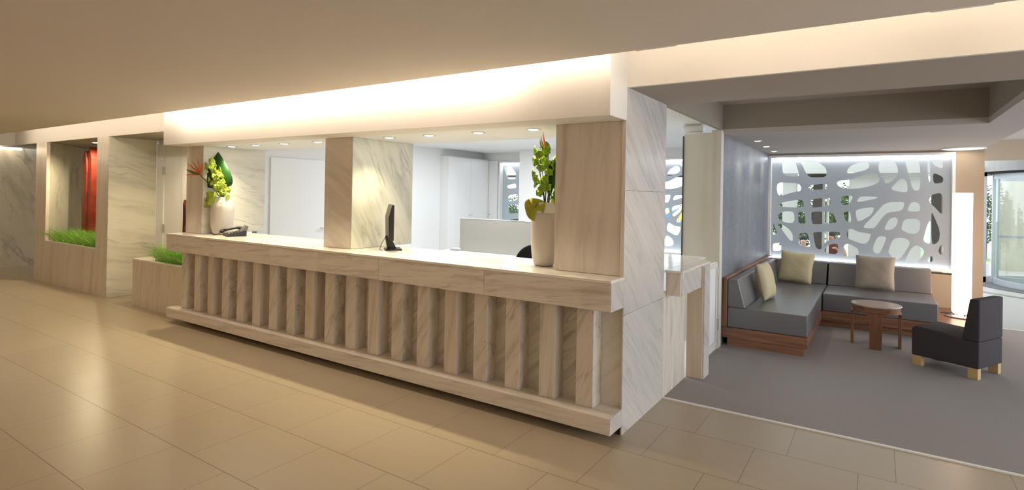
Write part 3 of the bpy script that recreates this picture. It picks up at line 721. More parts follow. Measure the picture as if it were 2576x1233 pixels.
def anthurium(label, loc, base, c, r, m, face):
    t = thing('anthurium', label, 'flower', loc)
    obj('stem', add_tube(BM(), [base, (Vector(base) + Vector(c)) / 2 + Vector((0, 0, .05)), c], .003, 6), 'stem', t, smooth=True)
    f = Vector(face).normalized(); u = f.cross(Vector((0, 0, 1))).normalized(); v = u.cross(f) * 1
    bm = BM(); ring = []; cc = Vector(c); n = 26
    for k in range(n):
        a = 2 * math.pi * k / n
        rad = r * (1 - .35 * math.cos(a)) * (1 if abs(math.cos(a)) < .999 else .8)
        ring.append(cc + u * math.sin(a) * r * (1.0 - .25 * math.cos(a)) + v * (-math.cos(a) * r * 1.25 if math.cos(a) > 0 else -math.cos(a) * r * .85) * 1.0 + f * (.02 * math.sin(3 * a)))
    vc = bm.verts.new(cc - f * .012); vr = [bm.verts.new(p) for p in ring]; vb = [bm.verts.new(p - f * .003) for p in ring]; vbc = bm.verts.new(cc - f * .015)
    for k in range(n):
        bm.faces.new((vc, vr[k], vr[(k + 1) % n])); bm.faces.new((vbc, vb[(k + 1) % n], vb[k])); bm.faces.new((vr[k], vb[k], vb[(k + 1) % n], vr[(k + 1) % n]))
    obj('spathe', bm, m, t, smooth=True)
    obj('spadix', add_tube(BM(), [cc, cc + f * .02 - v * .0 + Vector((0, 0, .02)), cc + f * .03 + Vector((0, 0, .05))], [.004, .005, .002], 8), 'leaf_yellow', t, smooth=True)
    return t
def strelitzia(label, loc, base, head, d, m='orange_petal', n=5, ln=.16):
    t = thing('bird_of_paradise', label, 'flower', loc)
    h = Vector(head); dd = Vector(d).normalized()
    obj('stem', add_tube(BM(), [base, (Vector(base) + h) / 2 - dd * .02, h], .005, 6), 'stem', t, smooth=True)
    obj('bract', add_leaf(BM(), h, h + dd * ln * .9 + Vector((0, 0, .02)), .03, (0, 0, 1), bend=-.1, fold=.8), 'leaf_mid', t, smooth=True)
    for k in range(n):
        a = math.radians(-15 + 115 * k / (n - 1)); rr_ = ln * (1.0 - .12 * (k % 2))
        tip = h + dd * rr_ * math.cos(a) + Vector((0, 0, rr_ * math.sin(a)))
        obj('petal', add_leaf(BM(), h, tip, .017, (dd.y, -dd.x, .3), bend=.05, shape=.7), m, t, smooth=True)
    return t
def big_leaf(label, loc, base, tip, wd, n, m='leaf_dark', bend=.08, shape=.75):
    t = thing('leaf', label, 'leaf', loc)
    obj('blade', add_leaf(BM(), Vector(base).lerp(Vector(tip), .3), tip, wd, n, bend=bend, segs=14, shape=shape, fold=.12), m, t, smooth=True)
    obj('stalk', add_tube(BM(), [base, Vector(base).lerp(Vector(tip), .33)], .005, 6), 'stem', t, smooth=True)
    return t
# right vase
RV = (-.748, .187, 1.101)
vase('tall slim cream vase beside the right pillar', RV, .110, .50, .62)
U = Vector((.836, .549, 0))   # to the right as seen from the hall
def R_(s, z, d=0): return tuple(U * s + Vector((-.549, .836, 0)) * d + Vector((0, 0, z)))
cymbidium('green orchid spray, the taller left one in the slim vase', RV, [(0, 0, .45), R_(-.02, .6), R_(-.05, .75, -.02), R_(-.035, .93, -.02)], 19, 'petal_green', .046)
cymbidium('green orchid spray, the right one in the slim vase', RV, [(.01, 0, .45), R_(.03, .6, .02), R_(.03, .75, .02), R_(.015, .90, .02)], 16, 'petal_green', .046)
anthurium('yellow green anthurium hanging over the rim of the slim vase', RV, (0, 0, .47), R_(-.085, .46, -.06), .085, 'leaf_yellow', (.3, -.95, .15))
anthurium('pale anthurium at the back of the slim vase', RV, (0, 0, .47), R_(.10, .51, .04), .06, 'petal_lime', (.3, -.95, .15))
strelitzia('pink tipped bird of paradise standing above the orchids', RV, (0, 0, .47), R_(0, .84), R_(-.35, 1.0), 'pink_petal', 4, .17)
anthurium('dark red anthurium near the top of the slim vase bouquet', RV, (0, 0, .47), R_(-.045, .86, .02), .032, 'red_petal', (.3, -.95, .15))
big_leaf('long dark green leaf leaning against the right pillar', RV, R_(.02, .46), R_(.07, .86, 0), .09, (.2, -1, .1))
big_leaf('narrow green leaf behind the orchids of the slim vase', RV, R_(.03, .46, .03), R_(.05, .74, .05), .05, (.4, -1, .1), 'leaf_mid')
# left vase
LV = (-5.362, .168, 1.101)
vase('wide cream vase beside the left pillar on the counter', LV, .135, .46, .60)
big_leaf('broad dark green pointed leaf standing behind the left bouquet', LV, R_(-.02, .36, .03), R_(-.08, 1.02, .03), .36, (.55, -.83, .1), 'leaf_dark', .03, .45)
cymbidium('lime orchid spray at the upper left of the wide vase', LV, [(0, 0, .42), R_(-.06, .6, -.05), R_(-.12, .78, -.06), R_(-.13, .90, -.05)], 15, 'petal_lime', .045)
cymbidium('lime orchid spray at the centre of the wide vase', LV, [(0, 0, .42), R_(.0, .55, -.07), R_(-.01, .68, -.08), R_(-.06, .80, -.07)], 18, 'petal_lime', .046)
cymbidium('lime orchid spray low over the rim of the wide vase', LV, [(0, 0, .42), R_(.04, .48, -.05), R_(.07, .55, -.09), R_(.05, .62, -.1)], 7, 'petal_lime', .05)
anthurium('pale green anthurium hanging at the left of the wide vase', LV, (0, 0, .43), R_(-.19, .40, -.03), .06, 'leaf_yellow', (.3, -.95, .1))
anthurium('yellow anthurium on the rim of the wide vase', LV, (0, 0, .43), R_(-.10, .46, -.08), .08, 'petal_lime', (.3, -.95, .1))
strelitzia('orange bird of paradise flower leaning left toward the doorway', LV, (0, 0, .42), R_(-.24, .73, -.08), R_(-1, .25), 'orange_petal', 6, .20)

# ------------------------------------------------------------------ monitor, telephone
mo = thing('monitor', 'thin black flat screen monitor seen edge on by the middle column', 'monitor', (-2.50, .25, 1.1), math.radians(-45.4 + 6))
# local x points along the screen, local y out of the screen
obj('foot', add_prism(BM(), [(-.10, -.07, 0.001), (.10, -.07, 0.001), (.12, .09, 0.001), (-.12, .09, 0.001)], (0, 0, .012), .004, 2), 'black_plastic', mo)
obj('stand', add_prism(BM(), [(-.035, .045, .012), (-.035, -.045, .012), (-.035, -.065, .13), (-.035, -.02, .16), (-.035, .0, .10)], (.07, 0, 0), .006, 2), 'black_plastic', mo)
bz = obj('housing', add_prism(BM(), [(-.20, -.045, .12), (-.20, -.052, .32), (-.20, -.02, .44), (-.20, 0, .44), (-.20, 0, .10), (-.20, -.02, .10)], (.40, 0, 0), .006, 2), 'black_plastic', mo)
box('screen', 'screen_glass', (-.19, .0005, .11), (.19, .004, .43), mo, .001)
obj('cable', add_tube(BM(), [(.0, -.05, .14), (.03, -.10, .06), (.08, -.12, .012), (.14, -.10, .008)], .003, 6), 'black_plastic', mo, smooth=True)
ph = thing('telephone', 'black desk telephone with keypad and tilted display on the counter', 'telephone', (-5.02, .12, 1.101), math.radians(-20))
obj('body', add_prism(BM(), [(-.11, -.10, 0), (-.11, .12, 0), (-.11, .12, .07), (-.11, -.10, .02)], (.24, 0, 0), .006, 2), 'black_plastic', ph)
obj('display', add_prism(BM(), [(-.02, .06, .055), (-.02, .13, .07), (-.02, .14, .125), (-.02, .12, .125)], (.15, 0, 0), .004, 1), 'grey_plastic', ph)
bm = BM(); add_tube(bm, [(-.15, -.11, .05), (-.15, -.05, .065), (-.15, .05, .085), (-.15, .11, .085)], [.018, .014, .014, .018], 10); add_ball(bm, (-.15, -.10, .045), .03, 1, 1, .7); add_ball(bm, (-.15, .10, .08), .03, 1, 1, .7)
obj('handset', bm, 'black_plastic', ph, smooth=True)
bm = BM()
for i in range(3):
    for j in range(4): add_box(bm, (.0 + i * .03, -.07 + j * .03, .028 + j * .007), (.02 + i * .03, -.05 + j * .03, .038 + j * .007), .002)
obj('keypad', bm, 'grey_plastic', ph)
bm = BM(); add_tube(bm, [(-.15, -.12, .03)] + [(-.17 - .02 * math.cos(k * 1.2), -.13 - .012 * k + .012 * math.sin(k * 1.2), .010 + .004 * math.sin(k * 1.2)) for k in range(8)], .004, 6)
obj('cord', bm, 'black_plastic', ph, smooth=True)

# ------------------------------------------------------------------ office furniture
cb = thing('office_cabinet', 'tall white cupboard with small round knobs along the office left wall', 'cabinet', (-5.577, 5.35, 0))
box('body', 'white_paint', (-.10, -.675, 0), (.08, .68, 2.38), cb)
for (a, b, kn) in ((-.67, .035, -.0), (.040, .675, .075)):
    d = box('door', 'white_gloss', (.081, a, .08), (.10, b, 2.36), cb, .002)
    ky = .0 if kn == 0 else .075
    obj('knob', add_ball(BM(), (.115, ky, 1.22), .014), 'steel', d, smooth=True)
nb = thing('wall_cupboard', 'narrow white cupboard door beside the office window', 'cabinet', (-5.35, 6.03, 0))
d = box('door', 'white_gloss', (-.12, -.02, .08), (.10, 0, 2.36), nb, .002); obj('knob', add_ball(BM(), (-.09, -.03, 1.22), .014), 'steel', d, smooth=True)
sd = box('door_3', 'white_gloss', (-5.68, 1.02, .01), (-5.655, 2.04, 2.12), kind='structure')
obj('door_handle', add_tube(BM(), [(-5.655, 1.95, 1.09), (-5.60, 1.95, 1.09), (-5.60, 1.83, 1.09)], .009, 8), 'steel', sd, smooth=True)
dk = thing('office_desk', 'white office desk with a raised pale screen behind the counter', 'desk', (-3.1, 3.4, 0))
box('desktop', 'white_gloss', (-1.26, -.31, .72), (1.3, .5, .75), dk, .004); box('modesty_panel', 'cream_panel', (-1.22, -.24, .02), (1.26, -.22, .72), dk)
for x in (-1.2, 1.22): box('leg', 'white_paint', (x - .02, -.2, 0), (x + .02, .45, .72), dk)
box('screen_panel', 'office_screen', (-.98, -.10, .751), (1.2, -.07, 1.262), dk, .003); box('screen_cap', 'white_paint', (-.982, -.103, 1.262), (1.2, -.067, 1.268), dk)
tr = thing('paper_tray', 'flat dark paper tray left on the office desk', 'tray', (-4.12, 3.28, .751))
box('tray', 'light_grey_plastic', (-.10, -.05, 0), (.08, .07, .03), tr, .004); box('paper', 'white_paint', (-.09, -.04, .0305), (.07, .06, .034), tr)
oc = thing('office_chair', 'black office chair with a curved mesh back behind the counter', 'chair', (-2.10, 2.35, .06), math.radians(200))
obj('backrest', add_prism(BM(), [(.25 * math.sin(a) * 1.0, 0, .72 + .24 * math.cos(a)) for a in [math.pi * (-.62 + 1.24 * k / 14) for k in range(15)]], (0, .03, 0), .008, 2), 'black_matte', oc)
bm = BM(); add_tube(bm, [(.26 * math.sin(a), .015, .72 + .25 * math.cos(a)) for a in [math.pi * (-.65 + 1.3 * k / 20) for k in range(21)]], .015, 8); obj('back_frame', bm, 'black_plastic', oc, smooth=True)
box('seat', 'black_matte', (-.24, -.50, .44), (.24, -.03, .52), oc, .03, 3)
obj('column', add_lathe(BM(), [(.03, .08), (.03, .44)], 16, (0, -.26, 0)), 'dark_steel', oc)
for k in range(5):
    a = k * 2 * math.pi / 5; e = (.30 * math.cos(a), -.26 + .30 * math.sin(a), .0)
    obj('base_arm', add_tube(BM(), [(0, -.26, .10), e], [.025, .015], 8), 'black_plastic', oc, smooth=True)
    obj('caster', add_ball(BM(), (e[0], e[1], -.03), .03), 'black_plastic', oc, smooth=True)
obj('back_bracket', add_tube(BM(), [(0, -.2, .44), (0, .05, .46), (0, .045, .66)], .02, 8), 'black_plastic', oc, smooth=True)

# ------------------------------------------------------------------ corner sofa
so = thing('corner_sofa', 'dark grey leather corner sofa on a reddish wood plinth', 'sofa', (.0, 0, 0))
YS = 2.95
def sp(name, m, pts, vec, bev=.012, seg=3, parent=so): return autosmooth(obj(name, add_prism(BM(), pts, vec, bev, seg), m, parent), 40)
box('plinth', 'walnut_y', (.06, YS + .015, .004), (.83, 6.03, .09), so); box('plinth', 'walnut', (.83, 4.76, .004), (2.55, 6.03, .09), so)
box('base_trim', 'walnut', (.001, YS - .012, .09), (.866, YS - .0055, .206), so, .002); box('plinth', 'walnut', (.06, YS + .008, .004), (.831, YS + .0145, .09), so)
box('base_trim', 'walnut_y', (.001, YS - .005, .09), (.865, 6.03, .205), so, .003); box('base_trim', 'walnut', (.866, 4.70, .09), (2.60, 6.03, .205), so, .003)
box('back_panel', 'walnut_z', (.001, YS - .006, .206), (.055, 6.03, .762), so, .003)
box('back_panel', 'walnut', (.056, 5.985, .206), (2.08, 6.03, .70), so, .003)
sp('seat', 'upholstery', [(.06, YS, .207), (.862, YS, .207), (.862, YS, .432), (.235, YS, .432), (.06, YS, .432)], (0, 2.68, 0))
sp('backrest', 'upholstery', [(.06, YS, .434), (.245, YS, .434), (.165, YS, .742), (.06, YS, .742)], (0, 2.72, 0))
sp('backrest', 'upholstery', [(.17, 5.62, .434), (.17, 5.76, .742), (.17, 5.975, .742), (.17, 5.975, .434)], (.68, 0, 0))
sp('seat', 'upholstery', [(.872, 4.715, .207), (.872, 4.715, .432), (.872, 5.63, .432), (.872, 5.97, .432), (.872, 5.97, .207)], (1.21, 0, 0))
sp('backrest', 'upholstery', [(.872, 5.60, .434), (.872, 5.76, .742), (.872, 5.975, .742), (.872, 5.975, .434)], (1.205, 0, 0))
def cushion(label, c, size, m, rz, tilt, roll=0):
    """a square scatter cushion: thick in the middle, pinched corners"""
    n = 16; bm = BM(); top = []; bot = []
    for i in range(n + 1):
        rt_, rb_ = [], []
        for j in range(n + 1):
            u, v = i / n * 2 - 1, j / n * 2 - 1
            e = (1 - abs(u) ** 3) * (1 - abs(v) ** 3); th = .075 * max(0, e) ** .5
            k = 1 - .05 * (1 - abs(u * v)) * max(abs(u), abs(v))
            wr = .004 * math.sin(7 * u + 3 * v) * math.sin(5 * v) * e
            rt_.append(bm.verts.new((u * size / 2 * k, th + wr + .004, v * size / 2 * k))); rb_.append(bm.verts.new((u * size / 2 * k, -th + wr - .004, v * size / 2 * k)))
        top.append(rt_); bot.append(rb_)
    for i in range(n):
        for j in range(n):
            bm.faces.new((top[i][j], top[i][j + 1], top[i + 1][j + 1], top[i + 1][j])); bm.faces.new((bot[i][j], bot[i + 1][j], bot[i + 1][j + 1], bot[i][j + 1]))
    for i in range(n):
        bm.faces.new((top[i][0], top[i + 1][0], bot[i + 1][0], bot[i][0])); bm.faces.new((top[i + 1][n], top[i][n], bot[i][n], bot[i + 1][n]))
        bm.faces.new((top[0][i + 1], top[0][i], bot[0][i], bot[0][i + 1])); bm.faces.new((top[n][i], top[n][i + 1], bot[n][i + 1], bot[n][i]))
    o = obj('cushion', bm, m, smooth=True, label=label, cat='cushion', group='scatter cushions on the corner sofa')
    o.matrix_world = Matrix.Translation(c) @ Matrix.Rotation(rz, 4, 'Z') @ Matrix.Rotation(tilt, 4, 'X') @ Matrix.Rotation(roll, 4, 'Y')
    return o
cushion('gold cushion leaning on the backrest along the blue wall', (.325, 3.78, .655), .44, 'cushion_gold', math.radians(84), math.radians(-13))
cushion('gold cushion leaning in the sofa corner under the window', (.47, 5.50, .665), .45, 'cushion_gold', math.radians(-6), math.radians(-17), math.radians(3))
cushion('taupe cushion in the middle of the window side backrest', (1.44, 5.50, .67), .46, 'cushion_taupe', math.radians(-3), math.radians(-17))

# ------------------------------------------------------------------ floor lamp, table, lounge chair
lp = thing('floor_lamp', 'tall glowing white cylinder lamp on a round steel base', 'lamp', (2.364, 5.386, .206))
obj('base', add_lathe(BM(), [(.165, 0), (.17, .006), (.165, .014), (.09, .02), (.001, .022)], 48), 'steel', lp, smooth=True)
obj('shade', add_lathe(BM(), [(.085, .045), (.1, .07), (.1, 1.565), (.097, 1.572), (.001, 1.573)], 40), 'lamp_fabric', lp, smooth=True)
obj('stem', add_lathe(BM(), [(.012, .02), (.012, .06)], 12), 'steel', lp, smooth=True)
for k in range(3):
    a = k * 2.1 - 1.2; obj('foot_pin', add_lathe(BM(), [(.006, .012), (.006, .055)], 8, (.075 * math.cos(a), .075 * math.sin(a), 0)), 'dark_steel', lp)
obj('cord', add_tube(BM(), [(-.1, .05, .02), (-.2, .12, .012), (-.17, .22, .006), (-.05, .24, .006), (.05, .2, .006)], .004, 6), 'black_plastic', lp, smooth=True)
pt = bpy.data.lights.new('lamp_glow', 'POINT'); pt.energy = 9; pt.color = (1, .55, .36); pt.shadow_soft_size = .11

tb = thing('side_table', 'small round wooden table with four flat legs before the sofa', 'table', (1.462, 4.0, .004))
autosmooth(obj('tabletop', add_lathe(BM(), [(.236, .455), (.245, .458), (.248, .466), (.245, .474), (.001, .475)], 64), 'tabletop', tb), 30)
autosmooth(obj('apron', add_lathe(BM(), [(.232, .385), (.236, .455), (.21, .455), (.21, .385), (.232, .385)], 64, cap=False), 'walnut', tb), 30)
for k in range(4):
    a = math.radians(-90 + 90 * k + 0); rot = Matrix.Rotation(a + math.pi / 2, 3, 'Z')
    bm = BM(); add_prism(bm, [(-.058, -.243, 0), (.058, -.243, 0), (.062, -.243, .34), (.085, -.243, .39), (-.085, -.243, .39), (-.062, -.243, .34)], (0, .03, 0), .002, 1)
    bmesh.ops.rotate(bm, cent=(0, 0, 0), matrix=rot, verts=bm.verts)
    obj('leg', bm, 'walnut_z', tb)
ch = thing('lounge_chair', 'small armless charcoal fabric lounge chair on light wood block feet', 'chair', (2.132, 3.418, .004), math.atan2(.47, -.88))
sp('seat', 'upholstery_cloth', [(-.283, -.24, .10), (.283, -.24, .10), (.285, -.24, .37), (.26, -.24, .395), (.02, -.24, .385), (-.16, -.24, .35), (-.283, -.24, .35)], (0, .48, 0), .014, 3, ch)
sp('backrest', 'upholstery_cloth', [(-.284, -.24, .352), (-.145, -.24, .352), (-.205, -.24, .748), (-.284, -.24, .748)], (0, .48, 0), .014, 3, ch)
for sx in (-1, 1):
    for sy in (-1, 1):
        box('leg', 'leg_wood', (sx * .235 - .04, sy * .205 - .03, 0), (sx * .235 + .04, sy * .205 + .03, .102), ch, .002)

# ------------------------------------------------------------------ revolving entrance door
DC = (4.9, 11.3)
rv = thing('revolving_door', 'round glazed revolving entrance door with grey metal frame', 'door', (DC[0], DC[1], 0))
def arc(bm, r0, r1, z0, z1, a0, a1, n=40):
    vs = []
    for k in range(n + 1):
        a = math.radians(a0 + (a1 - a0) * k / n); c, s = math.cos(a), math.sin(a)
        vs.append([bm.verts.new((r * c, r * s, z)) for r, z in ((r0, z0), (r1, z0), (r1, z1), (r0, z1))])
    for k in range(n):
        for q in range(4): bm.faces.new((vs[k][q], vs[k][(q + 1) % 4], vs[k + 1][(q + 1) % 4], vs[k + 1][q]))
    bm.faces.new(vs[0]); bm.faces.new(vs[-1][::-1]); bmesh.ops.recalc_face_normals(bm, faces=bm.faces); return bm
for o_ in (obj('floor_threshold', add_lathe(BM(), [(2.35, 0.001), (2.35, .02), (1.86, .022)], 72, cap=True), 'entry_stone', kind='structure'), obj('floor_mat', add_lathe(BM(), [(1.86, .023), (1.86, .03), (.001, .03)], 72), 'entry_mat', kind='structure')): o_.location = (DC[0], DC[1], 0)
obj('canopy', arc(BM(), 1.35, 1.62, 2.28, 2.60, 90, 360), 'canopy_grey', rv); obj('canopy_slot', arc(BM(), 1.36, 1.58, 2.24, 2.28, 90, 360), 'black_matte', rv)
obj('canopy', arc(BM(), 1.35, 1.66, 2.601, 2.72, 90, 360), 'canopy_grey', rv)
obj('glass_wall', arc(BM(), 1.440, 1.452, .14, 2.24, 183, 268), 'glass', rv)
obj('bottom_rail', arc(BM(), 1.43, 1.47, .03, .14, 183, 268), 'alu', rv); obj('top_rail', arc(BM(), 1.43, 1.47, 2.14, 2.24, 183, 268), 'alu', rv)
for a in (180, 225, 270):
    c, s = math.cos(math.radians(a)), math.sin(math.radians(a))
    obj('post', add_box(BM(), (1.45 * c - .035, 1.45 * s - .035, .03), (1.45 * c + .035, 1.45 * s + .035, 2.24), .004), 'alu', rv)
obj('wing', (lambda b: [add_box(b, (-1.45, .0, .05), (-1.37, .04, 2.2)), add_box(b, (-1.37, 0, .05), (0, .04, .15)), add_box(b, (-1.37, 0, 2.1), (0, .04, 2.2)), add_box(b, (-1.37, 0, .95), (0, .04, 1.0))] and b)(BM()), 'alu', rv)
sc_ = thing('side_screen', 'glazed side panel left of the revolving door', 'glass panel', (2.86, 11.3, 0))
box('pane', 'glass', (-1.2, 0, .14), (.52, .01, 2.2), sc_); box('bottom_rail', 'alu', (-1.2, -.03, .02), (.52, .03, .14), sc_); box('top_rail', 'alu', (-1.2, -.03, 2.2), (.52, .03, 2.4), sc_)
for x in (-1.2, .44): box('stile', 'alu', (x - .03, -.03, .02), (x + .03, .03, 2.4), sc_)

# ------------------------------------------------------------------ outside
struct('ground', 'ext_ground', ((-40, 6.35, -.3), (1.6, 60, -.12)), ((1.6, 12.9, -.3), (40, 60, -.12)))
struct('exterior_wall', 'ext_white', ((1.06, 7.1, -.12), (2.03, 7.35, 2.105)), ((-7, 7.0, 2.105), (2.6, 7.4, 3.2)))
struct('exterior_pillar', 'ext_white', ((.06, 7.15, -.12), (.27, 7.4, 2.105)))
struct('exterior_pillar', 'ext_dark', ((.53, 7.2, -.12), (.66, 7.45, 2.03)))
struct('exterior_frame', 'ext_white', ((.665, 7.25, -.12), (.70, 7.4, 2.03)), ((.73, 7.25, -.12), (.76, 7.4, 2.03)))
struct('exterior_pillar', 'ext_dark', ((2.16, 7.1, -.12), (2.30, 7.3, 2.105)))
struct('exterior_lintel', 'ext_dark', ((.30, 7.42, 2.03), (1.06, 7.6, 2.12)), ((-7, 7.42, 2.06), (0.05, 7.6, 2.12)))
struct('exterior_pillar', 'ext_white', ((-1.55, 7.15, -.12), (-1.4, 7.4, 2.105)))
struct('exterior_wall', 'ext_cream', ((3.9, 14.5, -.12), (12, 14.7, 3.4)))
struct('exterior_wall', 'ext_white', ((-14, 24, -.12), (-4, 24.5, .8)), ((1, 22, -.12), (9, 22.5, .9)))
def foliage_bm(bm, c, r, n, ls=.07, sz=1.0):
    for i in range(n):
        v = Vector((random.gauss(0, 1), random.gauss(0, 1), random.gauss(0, 1))).normalized() * r * random.uniform(.55, 1.0)
        p = Vector(c) + Vector((v.x, v.y, v.z * sz))
        d = Vector((random.uniform(-1, 1), random.uniform(-1, 1), random.uniform(-.6, .6))).normalized(); s = d.cross(Vector((random.random(), random.random(), random.random()))).normalized()
        a = [bm.verts.new(p), bm.verts.new(p + d * ls * .5 + s * ls * .3), bm.verts.new(p + d * ls), bm.verts.new(p + d * ls * .5 - s * ls * .3)]
        bm.faces.new(a)
def tree(x, y, h, r, label, group=None, z=-.12):
    t = thing('tree', label, 'tree', (x, y, z), group=group)
    obj('trunk', add_tube(BM(), [(0, 0, 0), (.05, 0, h * .4), (0, .03, h - r * .6)], [.10, .07, .04], 8), 'bark', t, smooth=True)
    bm = BM()
    for k in range(7):
        a = k * 2.4; foliage_bm(bm, (r * .5 * math.cos(a), r * .5 * math.sin(a), h - r * .7 + r * .35 * math.sin(k * 1.7)), r * .62, 420, .10)
    obj('crown', bm, 'foliage', t)
for (x, y, h, r, lb) in ((-.5, 13, 1.75, .8, 'green bushy tree outside, seen left of the dark outdoor pillar'), (.35, 15, 2.1, 1.0, 'green bushy tree outside, seen behind the dark outdoor pillar'), (1.2, 12.5, 1.9, .8, 'green bushy tree outside, seen right of the dark outdoor pillar'),
                      (-9.5, 13.5, 1.5, .9, 'green bushy tree outside, seen at the left through the office window'), (-7.5, 12, 1.4, .8, 'green bushy tree outside, seen at the right through the office window'), (-2.8, 14, 1.8, .9, 'green tree outside, seen through the opening by the side shelf'),
                      (4.2, 19, 2.3, 1.2, 'tree outside, seen through the right end of the lounge window')):
    tree(x, y, h, r, lb)
def agave(x, y, r, label):
    t = thing('spiky_plant', label, 'plant', (x, y, -.12)); bm = BM()
    for k in range(46):
        a = k * 2.399; e = .25 + 1.2 * (k / 46)
        add_leaf(bm, (0, 0, .25), (r * math.cos(a) * math.cos(e), r * math.sin(a) * math.cos(e), .25 + r * math.sin(e)), .05, (0, 0, 1), bend=.12, segs=5, th=.003)
    obj('fronds', bm, 'foliage', t); obj('stump', add_lathe(BM(), [(.12, 0), (.09, .3)], 12), 'bark', t)
agave(1.35, 8.3, .5, 'spiky palm outside, seen low through the middle window cut-outs')
agave(-.95, 8.5, .55, 'spiky palm outside, seen at the lower left of the lounge window')
ps = thing('parasol', 'striped blue, white and yellow parasol outside', 'parasol', (-2.6, 10.2, -.12))
obj('pole', add_lathe(BM(), [(.02, 0), (.02, 1.55)], 10), 'ext_white', ps)
bmA = [BM(), BM(), BM()]
for k in range(18):
    a0, a1 = k * 2 * math.pi / 18, (k + 1) * 2 * math.pi / 18; b_ = bmA[k % 3]
    p = [(0, 0, 1.55), (.75 * math.cos(a0), .75 * math.sin(a0), 1.25), (.75 * math.cos(a1), .75 * math.sin(a1), 1.25)]
    add_prism(b_, p, (0, 0, -.006))
for b_, m_ in zip(bmA, ('parasol_blue', 'parasol_white', 'parasol_yellow')): obj('canopy_stripes', b_, m_, ps)

# ------------------------------------------------------------------ people outside on a bench
bn = thing('bench', 'low white garden bench outside with two people on it', 'bench', (.42, 9.35, -.12))
box('seat', 'ext_white', (-.85, -.2, .27), (.85, .22, .31), bn, .005); box('backrest', 'ext_white', (-.85, .23, .31), (.85, .27, .62), bn, .005)
for x in (-.8, .8): box('leg', 'ext_white', (x - .03, -.18, 0), (x + .03, .2, .27), bn, .004)
def skin_chain(name, verts, edges, radii, m, parent, sub=1):
    me = bpy.data.meshes.new(name); me.from_pydata(verts, edges, []); me.materials.append(MATS[m])
    o = bpy.data.objects.new(name, me); C.objects.link(o); o.parent = parent
    md = o.modifiers.new('skin', 'SKIN'); md.use_smooth_shade = True
    for i, r in enumerate(radii):
        me.skin_vertices[0].data[i].radius = (r, r) if not isinstance(r, tuple) else r
    me.skin_vertices[0].data[0].use_root = True
    s = o.modifiers.new('sub', 'SUBSURF'); s.levels = sub; s.render_levels = sub + 1
    return o
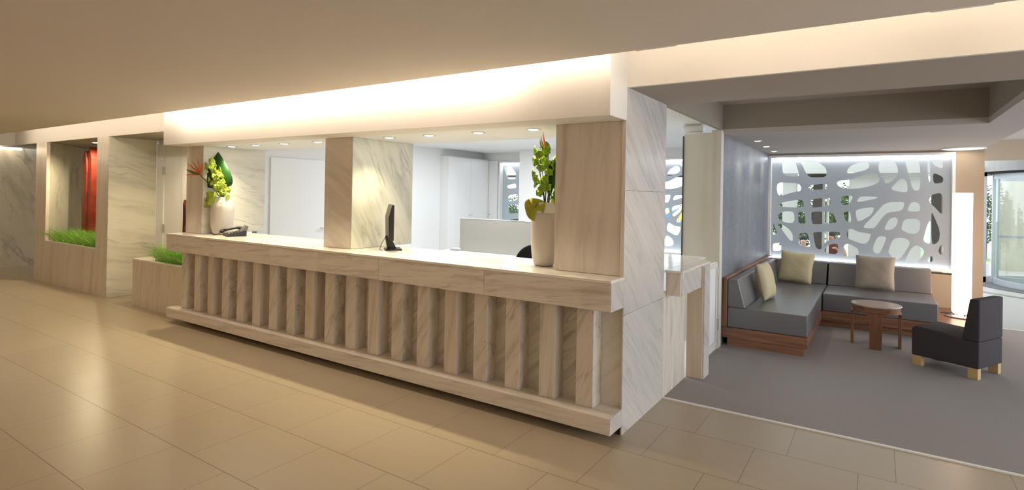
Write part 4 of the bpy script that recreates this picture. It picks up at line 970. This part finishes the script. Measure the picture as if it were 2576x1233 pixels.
def person(label, loc, rz, skin, shirt, trousers, lean=0, arm=0):
    t = thing('person', label, 'person', loc, rz)
    # facing -y, seated, pelvis height .53
    V = [(0, 0, .53), (0, -.01 - lean * .3, .72), (0, .0 - lean * .8, .95), (0, -.01 - lean, 1.05), (0, -.035 - lean, 1.12), (0, -.04 - lean, 1.21)]
    Rr = [(.13, .10), (.11, .085), (.135, .085), .048, (.066, .075), (.068, .08)]
    E = [(i, i + 1) for i in range(5)]
    def ext(pts, rr, root):
        prev = root
        for p_, r_ in zip(pts, rr): V.append(p_); Rr.append(r_); E.append((prev, len(V) - 1)); prev = len(V) - 1
        return prev
    ends = []
    for s in (-1, 1):
        if arm and s == 1: pts = [(.19, -lean, .98), (.30, -.12 - lean, .80), (.20, -.30 - lean, .92), (.17, -.34 - lean, .97)]
        else: pts = [(s * .19, -lean, .98), (s * .24, -.04 - lean, .72), (s * .18, -.25 - lean, .63), (s * .16, -.32 - lean, .62)]
        e = ext(pts, [.046, .035, .026, (.033, .017)], 2); ends.append((s, V[e], e))
        ext([(s * .10, -.05, .50), (s * .12, -.45, .52), (s * .12, -.47, .09), (s * .12, -.58, .03)], [.085, .06, .04, .035], 0)
    for s, p_, e in ends:
        for k in range(4):
            o_ = (k - 1.5) * .02
            ext([(p_[0] + o_, p_[1] - .05, p_[2]), (p_[0] + o_ * 1.1, p_[1] - .085 + .005 * abs(k - 1), p_[2] - .02)], [.009, .008], e)
        ext([(p_[0] - s * .035, p_[1] - .02, p_[2] + .005), (p_[0] - s * .05, p_[1] - .045, p_[2])], [.010, .008], e)
    dz = lambda q: (q[0], q[1], q[2] - .09 if q[2] > .48 else q[2])
    V = [dz(q) for q in V]
    skin_chain('body', V, E, Rr, skin, t)
    h = Vector((0, -.04 - lean, 1.085))
    bm = BM(); add_ball(bm, h + Vector((0, .040, .052)), .090, .95, .95, .95); add_ball(bm, h + Vector((0, .07, -.05)), .07, 1.1, .6, 1.4); obj('hair', bm, 'hair', t, smooth=True)
    bm = BM(); add_ball(bm, h + Vector((0, -.095, .0)), .016, .8, 1.1, 1.4, sub=1); add_ball(bm, h + Vector((-.085, 0, 0)), .02, .4, .8, 1.3, sub=1); add_ball(bm, h + Vector((.085, 0, 0)), .02, .4, .8, 1.3, sub=1); obj('nose_and_ears', bm, skin, t, smooth=True)
    for s in (-1, 1): obj('eye', add_ball(BM(), h + Vector((s * .03, -.083, .015)), .009, sub=1), 'black_matte', t, smooth=True)
    obj('mouth', add_ball(BM(), h + Vector((0, -.086, -.045)), .018, 1.2, .4, .35, sub=1), 'red_petal', t, smooth=True)
    SV = [(0, 0, .56), (0, -.01 - lean * .3, .72), (0, -lean * .8, .95), (0, -.01 - lean, 1.03), (-.19, -lean, .98), (.19, -lean, .98), (-.225, -.03 - lean, .84)]
    SE = [(0, 1), (1, 2), (2, 3), (2, 4), (2, 5), (4, 6)]; SR = [(.15, .125), (.135, .11), (.165, .12), (.085, .075), .066, .066, .056]
    if not arm: SV.append((.225, -.03 - lean, .84)); SE.append((5, 7)); SR.append(.06)
    SV = [dz(q) for q in SV]
    skin_chain('shirt', SV, SE, SR, shirt, t)
    TV = [(0, 0, .55)]; TE = []; TR = [(.15, .12)]
    for s in (-1, 1):
        b0 = len(TV); TV += [(s * .10, -.05, .51), (s * .12, -.45, .53), (s * .12, -.47, .14)]; TE += [(0, b0), (b0, b0 + 1), (b0 + 1, b0 + 2)]; TR += [.095, .07, .055]
    TV = [dz(q) for q in TV]
    skin_chain('trousers', TV, TE, TR, trousers, t)
    return t
p1 = person('seated person with dark hair in a white shirt, outside behind the window film', (.17, 9.35, -.12), math.radians(10), 'skin_light', 'shirt_white', 'ext_dark', .05)
p1.scale = (.86, .86, .86)
p2 = person('seated person with bare raised arm in a dark red top, outside behind the window film', (.70, 9.35, -.12), math.radians(-12), 'skin', 'shirt_red', 'ext_dark', .06, 1)
p2.scale = (.96, .96, .96)
